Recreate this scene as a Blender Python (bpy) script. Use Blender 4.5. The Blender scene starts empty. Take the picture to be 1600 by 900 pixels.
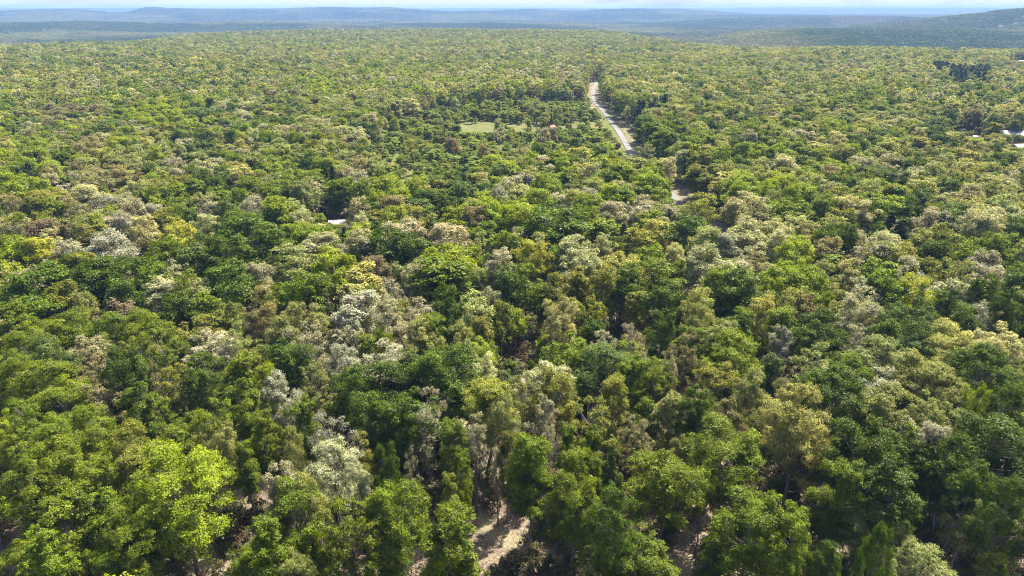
import bpy, bmesh, math, random
import numpy as np
from mathutils import Vector, Euler

# ------------------------------------------------------------------ camera, sky, sun, exposure
scene = bpy.context.scene
C = scene.collection
CAM_Z = 65.0
PITCH = math.radians(22.22)
FPX = 1066.67
cam_data = bpy.data.cameras.new('camera')
cam_data.lens = 24.0
cam_data.sensor_width = 36.0
cam_data.clip_start = 0.5
cam_data.clip_end = 40000
cam = bpy.data.objects.new('camera', cam_data)
C.objects.link(cam)
cam.location = (0, 0, CAM_Z)
cam.rotation_euler = (math.radians(90) - PITCH, 0, 0)
scene.camera = cam

SUN_EL, SUN_AZ = math.radians(56), math.radians(38)      # azimuth clockwise from the view direction (+Y)
world = bpy.data.worlds.new('World')
scene.world = world
world.use_nodes = True
wn = world.node_tree
sky = wn.nodes.new('ShaderNodeTexSky')
sky.sky_type = 'NISHITA'
sky.sun_disc = False
sky.sun_elevation = SUN_EL
sky.sun_rotation = SUN_AZ
sky.air_density = 1.0
sky.dust_density = 4.0
sky.ozone_density = 1.0
# thin white cloud veil, thickest low over the horizon
_tc = wn.nodes.new('ShaderNodeTexCoord')
_mp = wn.nodes.new('ShaderNodeMapping'); _mp.inputs['Scale'].default_value = (3.0, 3.0, 22.0)
_no = wn.nodes.new('ShaderNodeTexNoise'); _no.inputs['Scale'].default_value = 2.2; _no.inputs['Detail'].default_value = 7
_sx = wn.nodes.new('ShaderNodeSeparateXYZ')
_hz = wn.nodes.new('ShaderNodeMapRange'); _hz.inputs[1].default_value = 0.0; _hz.inputs[2].default_value = 0.22; _hz.inputs[3].default_value = 0.35; _hz.inputs[4].default_value = -0.25
_ad = wn.nodes.new('ShaderNodeMath'); _ad.operation = 'ADD'
_cl = wn.nodes.new('ShaderNodeMapRange'); _cl.inputs[1].default_value = 0.42; _cl.inputs[2].default_value = 0.85
_mx = wn.nodes.new('ShaderNodeMix'); _mx.data_type = 'RGBA'; _mx.inputs[7].default_value = (4.2, 4.3, 4.5, 1)
for _a, _b in ((_tc.outputs['Generated'], _mp.inputs[0]), (_mp.outputs[0], _no.inputs['Vector']), (_tc.outputs['Generated'], _sx.inputs[0]),
               (_sx.outputs[2], _hz.inputs[0]), (_hz.outputs[0], _ad.inputs[0]), (_no.outputs[0], _ad.inputs[1]), (_ad.outputs[0], _cl.inputs[0]),
               (_cl.outputs[0], _mx.inputs[0]), (sky.outputs[0], _mx.inputs[6]), (_mx.outputs[2], wn.nodes['Background'].inputs[0])):
    wn.links.new(_a, _b)
wn.nodes['Background'].inputs[1].default_value = 0.10

sl = bpy.data.lights.new('sun', 'SUN')
sl.energy = 5.0
sl.angle = math.radians(0.5)
sl.color = (1.0, 0.935, 0.79)
sun = bpy.data.objects.new('sun', sl)
C.objects.link(sun)
sd = Vector((math.sin(SUN_AZ) * math.cos(SUN_EL), math.cos(SUN_AZ) * math.cos(SUN_EL), math.sin(SUN_EL)))
sun.rotation_euler = sd.to_track_quat('Z', 'Y').to_euler()
sun.location = (60, 60, 120)

scene.view_settings.view_transform = 'Standard'
scene.view_settings.look = 'None'
scene.view_settings.exposure = 1.34
scene.view_settings.gamma = 1.0
scene.render.engine = 'CYCLES'
cy = scene.cycles
cy.max_bounces = 5
cy.diffuse_bounces = 2
cy.glossy_bounces = 1
cy.transmission_bounces = 3
cy.transparent_max_bounces = 4
cy.volume_bounces = 0
cy.caustics_reflective = False
cy.caustics_refractive = False
cy.filter_width = 1.05
cy.use_denoising = True
cy.denoiser = 'OPENIMAGEDENOISE'
cy.denoising_input_passes = 'RGB_ALBEDO_NORMAL'
cy.denoising_prefilter = 'NONE'
cy.use_adaptive_sampling = True
cy.adaptive_threshold = 0.02

HAZE_DENSITY = 0.000115
HAZE_COLOR = (0.31, 0.54, 1.0, 1.0)

rng = np.random.default_rng(7)
cp, sp = math.cos(PITCH), math.sin(PITCH)

# ------------------------------------------------------------------ projection helpers (photo pixels 1600 x 900)
def ray(px, py):
    dx, dy = px - 800.0, 450.0 - py
    return np.array([dx, dy * sp + FPX * cp, dy * cp - FPX * sp])

def at(px, py, z=0.0):
    """world point where the line of sight through a photo pixel meets height z"""
    r = ray(px, py)
    t = (z - CAM_Z) / r[2]
    return float(r[0] * t), float(r[1] * t)

def proj(x, y, z):
    zz = z - CAM_Z
    dep = y * cp - zz * sp
    up = y * sp + zz * cp
    return 800 + FPX * x / dep, 450 - FPX * up / dep, dep

# ------------------------------------------------------------------ noise and terrain
def hash2(ix, iy, seed):
    n = (ix.astype(np.int64) * 374761393 + iy.astype(np.int64) * 668265263 + seed * 974634777) & 0x7fffffff
    n = ((n ^ (n >> 13)) * 1274126177) & 0x7fffffff
    n = (n ^ (n >> 16)) & 0x7fffffff
    return n / float(0x7fffffff)

def vnoise(x, y, scale, seed=0):
    x = np.asarray(x, float) / scale + 1000.0
    y = np.asarray(y, float) / scale + 1000.0
    ix, iy = np.floor(x), np.floor(y)
    fx, fy = x - ix, y - iy
    fx = fx * fx * (3 - 2 * fx)
    fy = fy * fy * (3 - 2 * fy)
    a, b = hash2(ix, iy, seed), hash2(ix + 1, iy, seed)
    c, d = hash2(ix, iy + 1, seed), hash2(ix + 1, iy + 1, seed)
    return (a * (1 - fx) + b * fx) * (1 - fy) + (c * (1 - fx) + d * fx) * fy   # 0..1

def sstep(a, b, x):
    t = np.clip((x - a) / (b - a), 0, 1)
    return t * t * (3 - 2 * t)

AZ_X = np.arange(-400, 2001, 20.0)                 # photo columns (some beyond the frame)
AZ_A = np.arctan2(AZ_X - 800, 436 * sp + FPX * cp)

def az_to_px(az):
    return 800 + np.tan(np.clip(az, -1.2, 1.2)) * (436 * sp + FPX * cp)

# where the near plateau ends and drops into the valley (metres), by column
EDGE = ([-400, 0, 200, 300, 500, 900, 1000, 1070, 1150, 1300, 1600, 2000],
        [1250, 1300, 1400, 1750, 2000, 2000, 1650, 1300, 1120, 1150, 1200, 1200])
# ridges: distance, half width before / behind, crest line as photo column -> photo row
RIDGES = [
    (2350, 420, 500, [(-400, 75), (900, 75), (1040, 70), (1110, 60), (1180, 50), (1260, 47), (1400, 49), (1500, 50), (1600, 52), (2000, 48)]),
    (3300, 600, 700, [(-400, 50), (1280, 50), (1340, 41), (1420, 33), (1500, 25), (1560, 18), (1600, 14), (1700, 8), (2000, 4)]),
    (3700, 350, 450, [(-400, 36), (0, 37), (120, 34), (260, 38), (420, 35), (560, 39), (760, 37), (900, 41), (1010, 50), (2000, 50)]),
    (6100, 420, 500, [(-400, 24), (100, 26), (200, 22), (330, 20), (420, 23), (540, 19), (640, 22), (760, 20), (860, 23), (960, 20), (1100, 24), (2000, 24)]),
    (4600, 500, 700, [(-400, 40), (900, 36), (1010, 38), (1070, 33), (1150, 29), (1240, 27), (1400, 27), (1500, 30), (2000, 30)]),
    (6800, 700, 900, [(-400, 17), (0, 18), (70, 15), (125, 15), (160, 19), (190, 22), (205, 18), (225, 12.5), (240, 11.5), (262, 13.5), (330, 15), (420, 14), (520, 11.5),
                      (565, 12.5), (610, 12), (660, 16), (740, 20), (800, 23), (900, 26), (2000, 27)]),
    (7000, 800, 900, [(-400, 20), (400, 20), (700, 18), (770, 17), (830, 15), (900, 17), (980, 14), (1060, 14), (1120, 18), (1180, 22), (1300, 24), (2000, 24)]),
    (9500, 900, 1000, [(-400, 14), (60, 13), (130, 12), (300, 13), (700, 14), (900, 13), (1050, 14), (1100, 15), (1200, 13), (1400, 14), (1500, 13), (2000, 13)]),
    (12500, 900, 900, [(-400, 12), (40, 12.5), (200, 11.5), (600, 13), (820, 11.5), (1000, 13), (1180, 11.2), (1260, 11), (1500, 11.5), (2000, 12)]),
]

def terrain(x, y):
    x = np.asarray(x, float)
    y = np.asarray(y, float)
    r = np.hypot(x, y)
    az = np.arctan2(x, y)
    px = az_to_px(az)
    z = 2.2 * (vnoise(x, y, 170, 3) - 0.5) * sstep(90, 260, r) + 0.5 * (vnoise(x, y, 24, 4) - 0.5) * sstep(40, 90, r)
    z += 9.0 * (vnoise(x, y, 420, 9) - 0.55) * sstep(420, 900, r)
    edge = np.interp(px, *EDGE)
    drop = sstep(edge - 40, edge + 380, r) * (1 - sstep(200, 900, -y))
    z = z * (1 - 0.6 * drop) - 36.0 * drop
    z += drop * 16 * (vnoise(x, y, 700, 21) - 0.5)
    for i, (D, wf, wb, crest) in enumerate(RIDGES):
        cx = [c[0] for c in crest]
        cyy = np.interp(px, cx, [c[1] for c in crest])
        dy = 450 - cyy
        rz = dy * cp - FPX * sp
        rh = np.hypot(px - 800, dy * sp + FPX * cp)
        tree = 13.0 if D < 8000 else 4.0
        top = CAM_Z + rz / rh * D - tree
        Dn = D + (vnoise(x, y, D * 0.12, 30 + i) - 0.5) * D * 0.08
        w = np.where(r < Dn, wf, wb) * (0.75 + 0.5 * vnoise(az * 4000, r * 0 + 5, 500, 50 + i))
        shape = np.exp(-((r - Dn) / w) ** 2)
        rough = (vnoise(x, y, D * 0.035, 70 + i) - 0.5) * D * 0.0055
        hgt = np.maximum(top + 36, 0) * shape + rough * shape * (1 - shape) * 3
        z = np.where(y > 0, np.maximum(z, -36 + hgt) * (shape > 0.02) + z * (shape <= 0.02), z)
    return z

# ------------------------------------------------------------------ object helpers
def new_mesh_obj(name, mesh, parent=None):
    o = bpy.data.objects.new(name, mesh)
    C.objects.link(o)
    if parent is not None:
        o.parent = parent
    return o

def tag(o, label=None, cat=None, group=None, kind=None):
    if label: o['label'] = label
    if cat: o['category'] = cat
    if group: o['group'] = group
    if kind: o['kind'] = kind
    return o

def empty(name, loc, rz=0.0):
    o = bpy.data.objects.new(name, None)
    C.objects.link(o)
    o.location = loc
    o.rotation_euler = (0, 0, rz)
    o.empty_display_size = 0.5
    return o

def N(nt, kind, **kw):
    n = nt.nodes.new(kind)
    for k, v in kw.items():
        setattr(n, k, v)
    return n

def mix_rgb(nt, fac, a, b, blend='MIX'):
    m = N(nt, 'ShaderNodeMix', data_type='RGBA', blend_type=blend)
    for sock, v in ((m.inputs[0], fac), (m.inputs[6], a), (m.inputs[7], b)):
        if hasattr(v, 'is_output') or hasattr(v, 'links'):
            nt.links.new(v, sock)
        elif isinstance(v, (int, float)):
            sock.default_value = v
        else:
            sock.default_value = (*v, 1.0)
    return m.outputs[2]

# ------------------------------------------------------------------ materials
def leaf_material():
    m = bpy.data.materials.new('leaves')
    m.use_nodes = True
    nt = m.node_tree
    nt.nodes.clear()
    out = N(nt, 'ShaderNodeOutputMaterial')
    t1 = N(nt, 'ShaderNodeAttribute', attribute_type='INSTANCER', attribute_name='leaf_rgb')
    t2 = N(nt, 'ShaderNodeAttribute', attribute_type='INSTANCER', attribute_name='leaf_rgb2')
    mm = N(nt, 'ShaderNodeAttribute', attribute_type='GEOMETRY', attribute_name='mixer')
    vv = N(nt, 'ShaderNodeAttribute', attribute_type='GEOMETRY', attribute_name='value')
    col = mix_rgb(nt, mm.outputs['Fac'], t1.outputs['Vector'], t2.outputs['Vector'])
    hs = N(nt, 'ShaderNodeVectorMath', operation='SCALE')
    nt.links.new(col, hs.inputs[0])
    nt.links.new(vv.outputs['Fac'], hs.inputs['Scale'])
    dif = N(nt, 'ShaderNodeBsdfDiffuse')
    tra = N(nt, 'ShaderNodeBsdfTranslucent')
    glo = N(nt, 'ShaderNodeBsdfGlossy')
    glo.inputs['Roughness'].default_value = 0.45
    glo.inputs['Color'].default_value = (1, 1, 0.9, 1)
    warm = N(nt, 'ShaderNodeVectorMath', operation='MULTIPLY')
    warm.inputs[1].default_value = (1.15, 1.1, 0.55)
    nt.links.new(hs.outputs[0], dif.inputs['Color'])
    nt.links.new(hs.outputs[0], warm.inputs[0])
    nt.links.new(warm.outputs[0], tra.inputs['Color'])
    mx = N(nt, 'ShaderNodeMixShader')
    mx.inputs[0].default_value = 0.38
    nt.links.new(dif.outputs[0], mx.inputs[1])
    nt.links.new(tra.outputs[0], mx.inputs[2])
    mx2 = N(nt, 'ShaderNodeMixShader')
    mx2.inputs[0].default_value = 0.015
    nt.links.new(mx.outputs[0], mx2.inputs[1])
    nt.links.new(glo.outputs[0], mx2.inputs[2])
    nt.links.new(mx2.outputs[0], out.inputs[0])
    return m

def simple_material(name, col, rough=0.85, col2=None, scale=4.0, metallic=0.0, stretch=None, lo=0.35, hi=0.65):
    m = bpy.data.materials.new(name)
    m.use_nodes = True
    nt = m.node_tree
    b = nt.nodes['Principled BSDF']
    b.inputs['Roughness'].default_value = rough
    b.inputs['Metallic'].default_value = metallic
    if col2 is None:
        b.inputs['Base Color'].default_value = (*col, 1)
        return m
    tc = N(nt, 'ShaderNodeTexCoord')
    mp = N(nt, 'ShaderNodeMapping')
    if stretch: mp.inputs['Scale'].default_value = stretch
    nt.links.new(tc.outputs['Object'], mp.inputs[0])
    no = N(nt, 'ShaderNodeTexNoise')
    no.inputs['Scale'].default_value = scale
    no.inputs['Detail'].default_value = 6
    nt.links.new(mp.outputs[0], no.inputs['Vector'])
    mr = N(nt, 'ShaderNodeMapRange')
    mr.inputs[1].default_value = lo
    mr.inputs[2].default_value = hi
    nt.links.new(no.outputs[0], mr.inputs[0])
    nt.links.new(mix_rgb(nt, mr.outputs[0], col, col2), b.inputs['Base Color'])
    return m

LEAF = leaf_material()
BARK = simple_material('bark', (0.13, 0.112, 0.092), 0.95, (0.27, 0.245, 0.21), 2.0, stretch=(3, 3, 0.5))

def ground_material():
    m = bpy.data.materials.new('forest_floor')
    m.use_nodes = True
    nt = m.node_tree
    b = nt.nodes['Principled BSDF']
    b.inputs['Roughness'].default_value = 0.95
    b.inputs['Specular IOR Level'].default_value = 0.1
    tc = N(nt, 'ShaderNodeTexCoord')
    def noise(scale, lo, hi, detail=6):
        n = N(nt, 'ShaderNodeTexNoise')
        n.inputs['Scale'].default_value = scale
        n.inputs['Detail'].default_value = detail
        nt.links.new(tc.outputs['Object'], n.inputs['Vector'])
        r = N(nt, 'ShaderNodeMapRange')
        r.inputs[1].default_value = lo
        r.inputs[2].default_value = hi
        nt.links.new(n.outputs[0], r.inputs[0])
        return r.outputs[0]
    litter = mix_rgb(nt, noise(1.6, 0.35, 0.65, 10), (0.125, 0.09, 0.065), (0.22, 0.175, 0.135))
    litter = mix_rgb(nt, noise(0.22, 0.45, 0.62), litter, (0.27, 0.235, 0.14))
    litter = mix_rgb(nt, noise(7.0, 0.50, 0.68), litter, (0.07, 0.05, 0.035))
    litter = mix_rgb(nt, noise(3.1, 0.56, 0.66, 12), litter, (0.33, 0.27, 0.22))
    grass = mix_rgb(nt, noise(0.12, 0.35, 0.65), (0.11, 0.135, 0.035), (0.17, 0.14, 0.06))
    grass = mix_rgb(nt, noise(0.3, 0.45, 0.7), grass, (0.075, 0.115, 0.03))
    cover = N(nt, 'ShaderNodeAttribute', attribute_type='GEOMETRY', attribute_name='cover')   # x: grass, y: far forest, z: pale felled strip
    sep = N(nt, 'ShaderNodeSeparateXYZ')
    nt.links.new(cover.outputs['Vector'], sep.inputs[0])
    col = mix_rgb(nt, sep.outputs[0], litter, grass)
    far = mix_rgb(nt, noise(0.011, 0.35, 0.65, 9), (0.035, 0.06, 0.02), (0.10, 0.11, 0.05))
    far = mix_rgb(nt, noise(0.05, 0.55, 0.7, 3), far, (0.025, 0.04, 0.018))
    col = mix_rgb(nt, sep.outputs[1], col, far)
    col = mix_rgb(nt, sep.outputs[2], col, (0.17, 0.125, 0.10))
    nt.links.new(col, b.inputs['Base Color'])
    bp = N(nt, 'ShaderNodeBump')
    bp.inputs['Strength'].default_value = 0.6
    bp.inputs['Distance'].default_value = 0.15
    nn = N(nt, 'ShaderNodeTexNoise')
    nn.inputs['Scale'].default_value = 2.5
    nn.inputs['Detail'].default_value = 8
    nt.links.new(tc.outputs['Object'], nn.inputs['Vector'])
    nt.links.new(nn.outputs[0], bp.inputs['Height'])
    nt.links.new(bp.outputs[0], b.inputs['Normal'])
    return m

# ------------------------------------------------------------------ pixel polygons used on the ground
def inside(poly, px, py):
    px = np.asarray(px, float); py = np.asarray(py, float)
    res = np.zeros(px.shape, bool)
    n = len(poly)
    j = n - 1
    for i in range(n):
        xi, yi = poly[i]; xj, yj = poly[j]
        cond = ((yi > py) != (yj > py)) & (px < (xj - xi) * (py - yi) / (yj - yi + 1e-9) + xi)
        res ^= cond
        j = i
    return res

MEADOWS = [[(706, 201), (722, 193), (748, 190), (778, 191), (790, 196), (832, 192), (848, 203), (820, 211), (795, 209), (766, 219), (742, 214), (718, 206)],
           [(870, 197), (905, 193), (930, 191), (950, 195), (955, 203), (925, 205), (895, 209), (878, 206)]]
SCRUB = [(575, 262), (610, 205), (700, 172), (820, 166), (955, 172), (985, 225), (1000, 255), (985, 284), (900, 280), (820, 286), (760, 300), (690, 322), (620, 335), (585, 300)]
ROAD_PX = [(934, 128), (928, 138), (926, 150), (932, 164), (945, 178), (957, 194), (967, 208), (977, 224), (986, 240), (1003, 262), (1026, 288),
           (1050, 306), (1062, 322), (1085, 352), (1120, 392), (1165, 440)]
ROAD = [at(px, py, 0) for px, py in ROAD_PX]
# ground that shows between the nearest trees
BARE = [[(680, 905), (700, 862), (725, 838), (745, 805), (795, 795), (806, 830), (812, 868), (770, 905)],
        [(262, 905), (290, 880), (345, 858), (385, 862), (380, 905)],
        [(1062, 900), (1058, 820), (1085, 800), (1115, 830), (1100, 880)],
        [(1192, 905), (1198, 852), (1250, 862), (1262, 905)],
        [(1578, 905), (1582, 840), (1640, 820), (1660, 905)],
        [(15, 905), (20, 882), (70, 884), (75, 905)]]

def road_dist(x, y):
    best = np.full(np.shape(x), 1e9)
    for (x0, y0), (x1, y1) in zip(ROAD[:-1], ROAD[1:]):
        dx, dy = x1 - x0, y1 - y0
        t = np.clip(((x - x0) * dx + (y - y0) * dy) / (dx * dx + dy * dy), 0, 1)
        best = np.minimum(best, np.hypot(x - x0 - t * dx, y - y0 - t * dy))
    return best

def road_side(x, y):
    rx = np.array([p[0] for p in ROAD])[::-1]; ry = np.array([p[1] for p in ROAD])[::-1]
    return np.sign(x - np.interp(y, ry, rx))

# ------------------------------------------------------------------ the ground: one sheet to the horizon
def build_ground():
    radii = [0.0]
    r = 6.0
    while r < 13900:
        radii.append(r)
        r += max(3.0, r * (0.016 if r < 1200 else 0.011))
    radii.append(13900.0)
    front = np.radians(np.arange(-52, 52.01, 0.35))
    back = np.radians(np.arange(56, 304.01, 4.0))
    az = np.concatenate([front, back])
    na, nr = len(az), len(radii)
    R, A = np.meshgrid(np.array(radii[1:]), az, indexing='ij')
    X, Y = R * np.sin(A), R * np.cos(A)
    Z = terrain(X, Y)
    verts = np.vstack([[0, 0, 0], np.stack([X, Y, Z], -1).reshape(-1, 3)])
    faces = []
    for j in range(na):
        faces.append((0, 1 + (j + 1) % na, 1 + j))
    idx = np.arange((nr - 1) * na).reshape(nr - 1, na) + 1
    a = idx[:-1]; b = idx[1:]
    a2 = np.roll(a, -1, 1); b2 = np.roll(b, -1, 1)
    quads = np.stack([a, a2, b2, b], -1).reshape(-1, 4).tolist()
    me = bpy.data.meshes.new('ground')
    me.from_pydata(verts.tolist(), [], faces + quads)
    me.polygons.foreach_set('use_smooth', [True] * len(me.polygons))
    px, py, dep = proj(verts[:, 0], verts[:, 1], verts[:, 2])
    dep_ok = dep > 5
    grass = np.zeros(len(verts))
    for poly in MEADOWS + [SCRUB]:
        grass = np.maximum(grass, (inside(poly, px, py) & dep_ok) * 1.0)
    rd = road_dist(verts[:, 0], verts[:, 1])
    grass = np.maximum(grass, 0.2 * np.clip(1.5 - rd / 14, 0, 1))
    rr = np.hypot(verts[:, 0], verts[:, 1])
    grass = np.maximum(grass, 0.25 * (rr > 120))
    far = sstep(2400, 5200, rr)
    strip = np.zeros(len(verts))
    cov = np.stack([grass, far, strip * 0.8], -1).astype(np.float32)
    at_ = me.attributes.new('cover', 'FLOAT_VECTOR', 'POINT')
    at_.data.foreach_set('vector', cov.reshape(-1))
    me.materials.append(ground_material())
    me.update()
    o = new_mesh_obj('ground', me)
    o['kind'] = 'structure'
    return o

build_ground()

# ------------------------------------------------------------------ gravel road
def build_road():
    pts = []
    for i in range(len(ROAD) - 1):
        p0 = ROAD[max(i - 1, 0)]; p1 = ROAD[i]; p2 = ROAD[i + 1]; p3 = ROAD[min(i + 2, len(ROAD) - 1)]
        for k in range(24):
            t = k / 24
            q = [0.5 * (2 * p1[j] + (p2[j] - p0[j]) * t + (2 * p0[j] - 5 * p1[j] + 4 * p2[j] - p3[j]) * t * t
                        + (3 * p1[j] - p0[j] - 3 * p2[j] + p3[j]) * t ** 3) for j in (0, 1)]
            pts.append(q)
    pts = np.array(pts)
    tan = np.gradient(pts, axis=0)
    tan /= np.linalg.norm(tan, axis=1)[:, None] + 1e-9
    nor = np.stack([-tan[:, 1], tan[:, 0]], -1)
    me_v = []
    offs = [-1.5, -0.9, 0.0, 0.9, 1.5]
    for k, (p, n) in enumerate(zip(pts, nor)):
        for o in offs:
            e = 0.35 * math.sin(k * 0.9 + o) if abs(o) > 1.5 else 0
            q = p + n * (o + e)
            me_v.append((q[0], q[1], float(terrain(q[0], q[1])) + 0.22 + 0.08 * (1 - abs(o) / 3)))
    f = []
    m = len(offs)
    for i in range(len(pts) - 1):
        for j in range(m - 1):
            f.append((i * m + j, i * m + j + 1, (i + 1) * m + j + 1, (i + 1) * m + j))
    me = bpy.data.meshes.new('road')
    me.from_pydata(me_v, [], f)
    me.materials.append(simple_material('gravel', (0.13, 0.128, 0.132), 0.9, (0.21, 0.205, 0.21), 0.25))
    bm = bmesh.new(); bm.from_mesh(me); bmesh.ops.recalc_face_normals(bm, faces=bm.faces); bm.to_mesh(me); bm.free()
    new_mesh_obj('road', me)['kind'] = 'structure'

build_road()

# ------------------------------------------------------------------ tree prototypes
def leaves_from(centres, normals, L, W, rg):
    n = len(centres)
    t = rg.normal(size=(n, 3))
    t -= (t * normals).sum(1)[:, None] * normals
    t /= np.linalg.norm(t, axis=1)[:, None] + 1e-9
    b = np.cross(normals, t)
    L = L[:, None]; W = W[:, None]
    v = np.empty((n, 4, 3))
    v[:, 0] = centres - t * L * 0.5
    v[:, 1] = centres + b * W * 0.5 + normals * L * 0.10
    v[:, 2] = centres + t * L * 0.5
    v[:, 3] = centres - b * W * 0.5 + normals * L * 0.10
    return v.reshape(-1, 3)

FORMS = {  # R, crown base, top, lobes, lobe size, lower fill
    'broad': (5.0, 5.0, 17.0, 64, 0.20, 0.55),
    'round': (4.2, 4.6, 17.0, 52, 0.22, 0.60),
    'tall': (3.2, 4.0, 18.0, 52, 0.26, 0.70),
    'open': (4.4, 4.6, 17.0, 46, 0.18, 0.70),
    'sparse': (3.8, 4.6, 16.5, 40, 0.20, 0.70),
    'column': (3.2, 6.0, 18.0, 52, 0.26, 0.95),
    'cone': (2.8, 2.0, 15.0, 44, 0.30, 0.9),
    'bush': (1.3, 0.2, 2.4, 12, 0.38, 0.9),
}

def lobes_for(form, rg, dome=False):
    R, zb, zt, n, ls, low = FORMS[form]
    zc = zb + (zt - zb) * 0.42
    out = []
    if dome: n = int(n * 1.1)
    ph = rg.uniform(0, 6.28, 4)
    if form != 'cone' and form != 'bush' and not dome:
        # several leaders, each carrying its own sub-crown at its own height
        ns = {'tall': 4, 'broad': 7, 'round': 5, 'open': 6, 'sparse': 5, 'column': 4}[form]
        subs = []
        a0 = rg.uniform(0, 6.28)
        for q in range(ns):
            a = a0 + 2 * math.pi * q / ns * (1.0 if ns < 5 else 1.25) + rg.uniform(-0.5, 0.5)
            off = R * (rg.uniform(0.28, 0.52) if q else 0.05)
            if form == 'tall': off *= 0.75
            rs = R * rg.uniform(0.40, 0.60)
            ztq = zb + (zt - zb) * (rg.uniform(0.74, 0.97) if q else 1.0)
            zbq = zb + (zt - zb) * rg.uniform(0.0, 0.30)
            subs.append((off * math.cos(a), off * math.sin(a), rs, zbq, ztq))
        for k in range(n):
            sx, sy, rs, zbq, ztq = subs[k % ns]
            a = rg.uniform(0, 2 * math.pi)
            f = rg.uniform(0, 1) ** (0.75 if low < 0.65 else 0.9)
            prof = math.sqrt(max(0.0, 1 - (2 * f - 1) ** 2)) if f < 0.5 else math.sqrt(max(0.0, 1 - (2 * f - 1) ** 2.2))
            rl = R * ls * rg.uniform(0.62, 1.25) * (0.8 + 0.2 * prof)
            rad = rs * prof * rg.uniform(0.55, 1.12)
            z = zbq + (ztq - rl * 0.8 - zbq) * f
            out.append((sx + rad * math.cos(a), sy + rad * math.sin(a), z, rl))
        return out, zc
    for k in range(n):
        a = rg.uniform(0, 2 * math.pi)
        if form == 'cone':
            f = rg.uniform(0.02, 1) ** 0.8
            rr = R * (1 - f) * rg.uniform(0.55, 0.95)
            z = zb + (zt - zb) * f
            rl = R * ls * (1.05 - 0.6 * f)
            out.append((rr * math.cos(a), rr * math.sin(a), z - rl * 0.5, rl))
            continue
        t = rg.uniform(-low, 1.0)
        rho = rg.uniform(0.25, 1.0) ** 0.45
        w = 1 + 0.20 * math.sin(2 * a + ph[0]) + 0.16 * math.sin(3 * a + ph[1]) + 0.10 * math.sin(5 * a + ph[2])
        rl = R * ls * rg.uniform(0.75, 1.3)
        rad = (R - rl * 0.7) * rho * w * math.sqrt(max(0.02, 1 - t * t)) ** 0.8
        hh = (zt - rl - zc) if t > 0 else (zc - zb)
        z = zc + hh * t * (0.55 + 0.45 * rho) + 0.6 * math.sin(a * 2 + ph[3]) * (t > 0)
        out.append((rad * math.cos(a), rad * math.sin(a), z, rl))
    return out, zc

def make_crown_arrays(form, seed, ntuft, nleaf, leaf, keep=1.0, dome=False, tuftr=0.24):
    rg = np.random.default_rng(seed)
    res = lobes_for(form, rg, dome)
    lobes, zc = res if isinstance(res, tuple) else (res, 6.0)
    L = np.array(lobes)
    m = len(L)
    # tufts
    d = rg.normal(size=(m, ntuft, 3))
    d[..., 2] += 0.45
    d /= np.linalg.norm(d, axis=2)[..., None]
    fr = rg.uniform(0.62, 1.12, size=(m, ntuft, 1))
    tc = L[:, None, :3] + d * L[:, None, 3:4] * fr * np.array([1, 1, 0.8])
    tr = L[:, None, 3:4] * tuftr * rg.uniform(0.7, 1.3, size=(m, ntuft, 1))
    if keep < 1:
        mask = rg.uniform(size=(m, ntuft)) < keep
    else:
        mask = np.ones((m, ntuft), bool)
    tc = tc[mask]; d = d[mask]; tr = tr[mask]
    lobe_id = np.repeat(np.arange(m)[:, None], ntuft, 1)[mask]
    k = len(tc)
    c = tc[:, None, :] + rg.normal(size=(k, nleaf, 3)) * tr[:, None, :] * np.array([1, 1, 0.7])
    outw = tc - np.array([0, 0, zc * 0.8])
    outw /= np.linalg.norm(outw, axis=1)[:, None] + 1e-9
    n = d[:, None, :] * 0.7 + outw[:, None, :] * 0.3 + rg.normal(size=(k, nleaf, 3)) * 0.55 + np.array([0, 0, 0.35])
    n /= np.linalg.norm(n, axis=2)[..., None]
    c = c.reshape(-1, 3); n = n.reshape(-1, 3)
    S = leaf * rg.uniform(0.7, 1.35, size=len(c))
    v = leaves_from(c, n, S, S * rg.uniform(0.55, 0.8, len(c)), rg)
    tv = rg.uniform(0.78, 1.22, k)
    lv = rg.uniform(0.88, 1.12, m)
    val = np.repeat(tv * lv[lobe_id], nleaf) * rg.uniform(0.75, 1.25, k * nleaf)
    lm = rg.uniform(0, 1, m)
    mixv = np.clip(np.repeat(0.45 * lm[lobe_id] + 0.3 * rg.uniform(0, 1, k), nleaf) + 0.35 * rg.uniform(0, 1, k * nleaf) - 0.1, 0, 1)
    mixv = np.clip((mixv - 0.5) * 2.2 + 0.5, 0, 1)
    return v, val.astype(np.float32), mixv.astype(np.float32), lobes

def tube(path, radii, sides, verts, faces):
    base = len(verts)
    n = len(path)
    for i, (p, r) in enumerate(zip(path, radii)):
        a = np.array(path[min(i + 1, n - 1)]) - np.array(path[max(i - 1, 0)])
        a = a / (np.linalg.norm(a) + 1e-9)
        u = np.cross(a, [0.31, 0.95, 0.1] if abs(a[2]) > 0.5 else [0, 0, 1])
        u /= np.linalg.norm(u) + 1e-9
        w = np.cross(a, u)
        for s in range(sides):
            t = 2 * math.pi * s / sides
            q = np.array(p) + (u * math.cos(t) + w * math.sin(t)) * r
            verts.append(tuple(q))
    for i in range(n - 1):
        for s in range(sides):
            s2 = (s + 1) % sides
            faces.append((base + i * sides + s, base + i * sides + s2, base + (i + 1) * sides + s2, base + (i + 1) * sides + s))
    faces.append(tuple(base + (n - 1) * sides + s for s in range(sides)))

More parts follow.
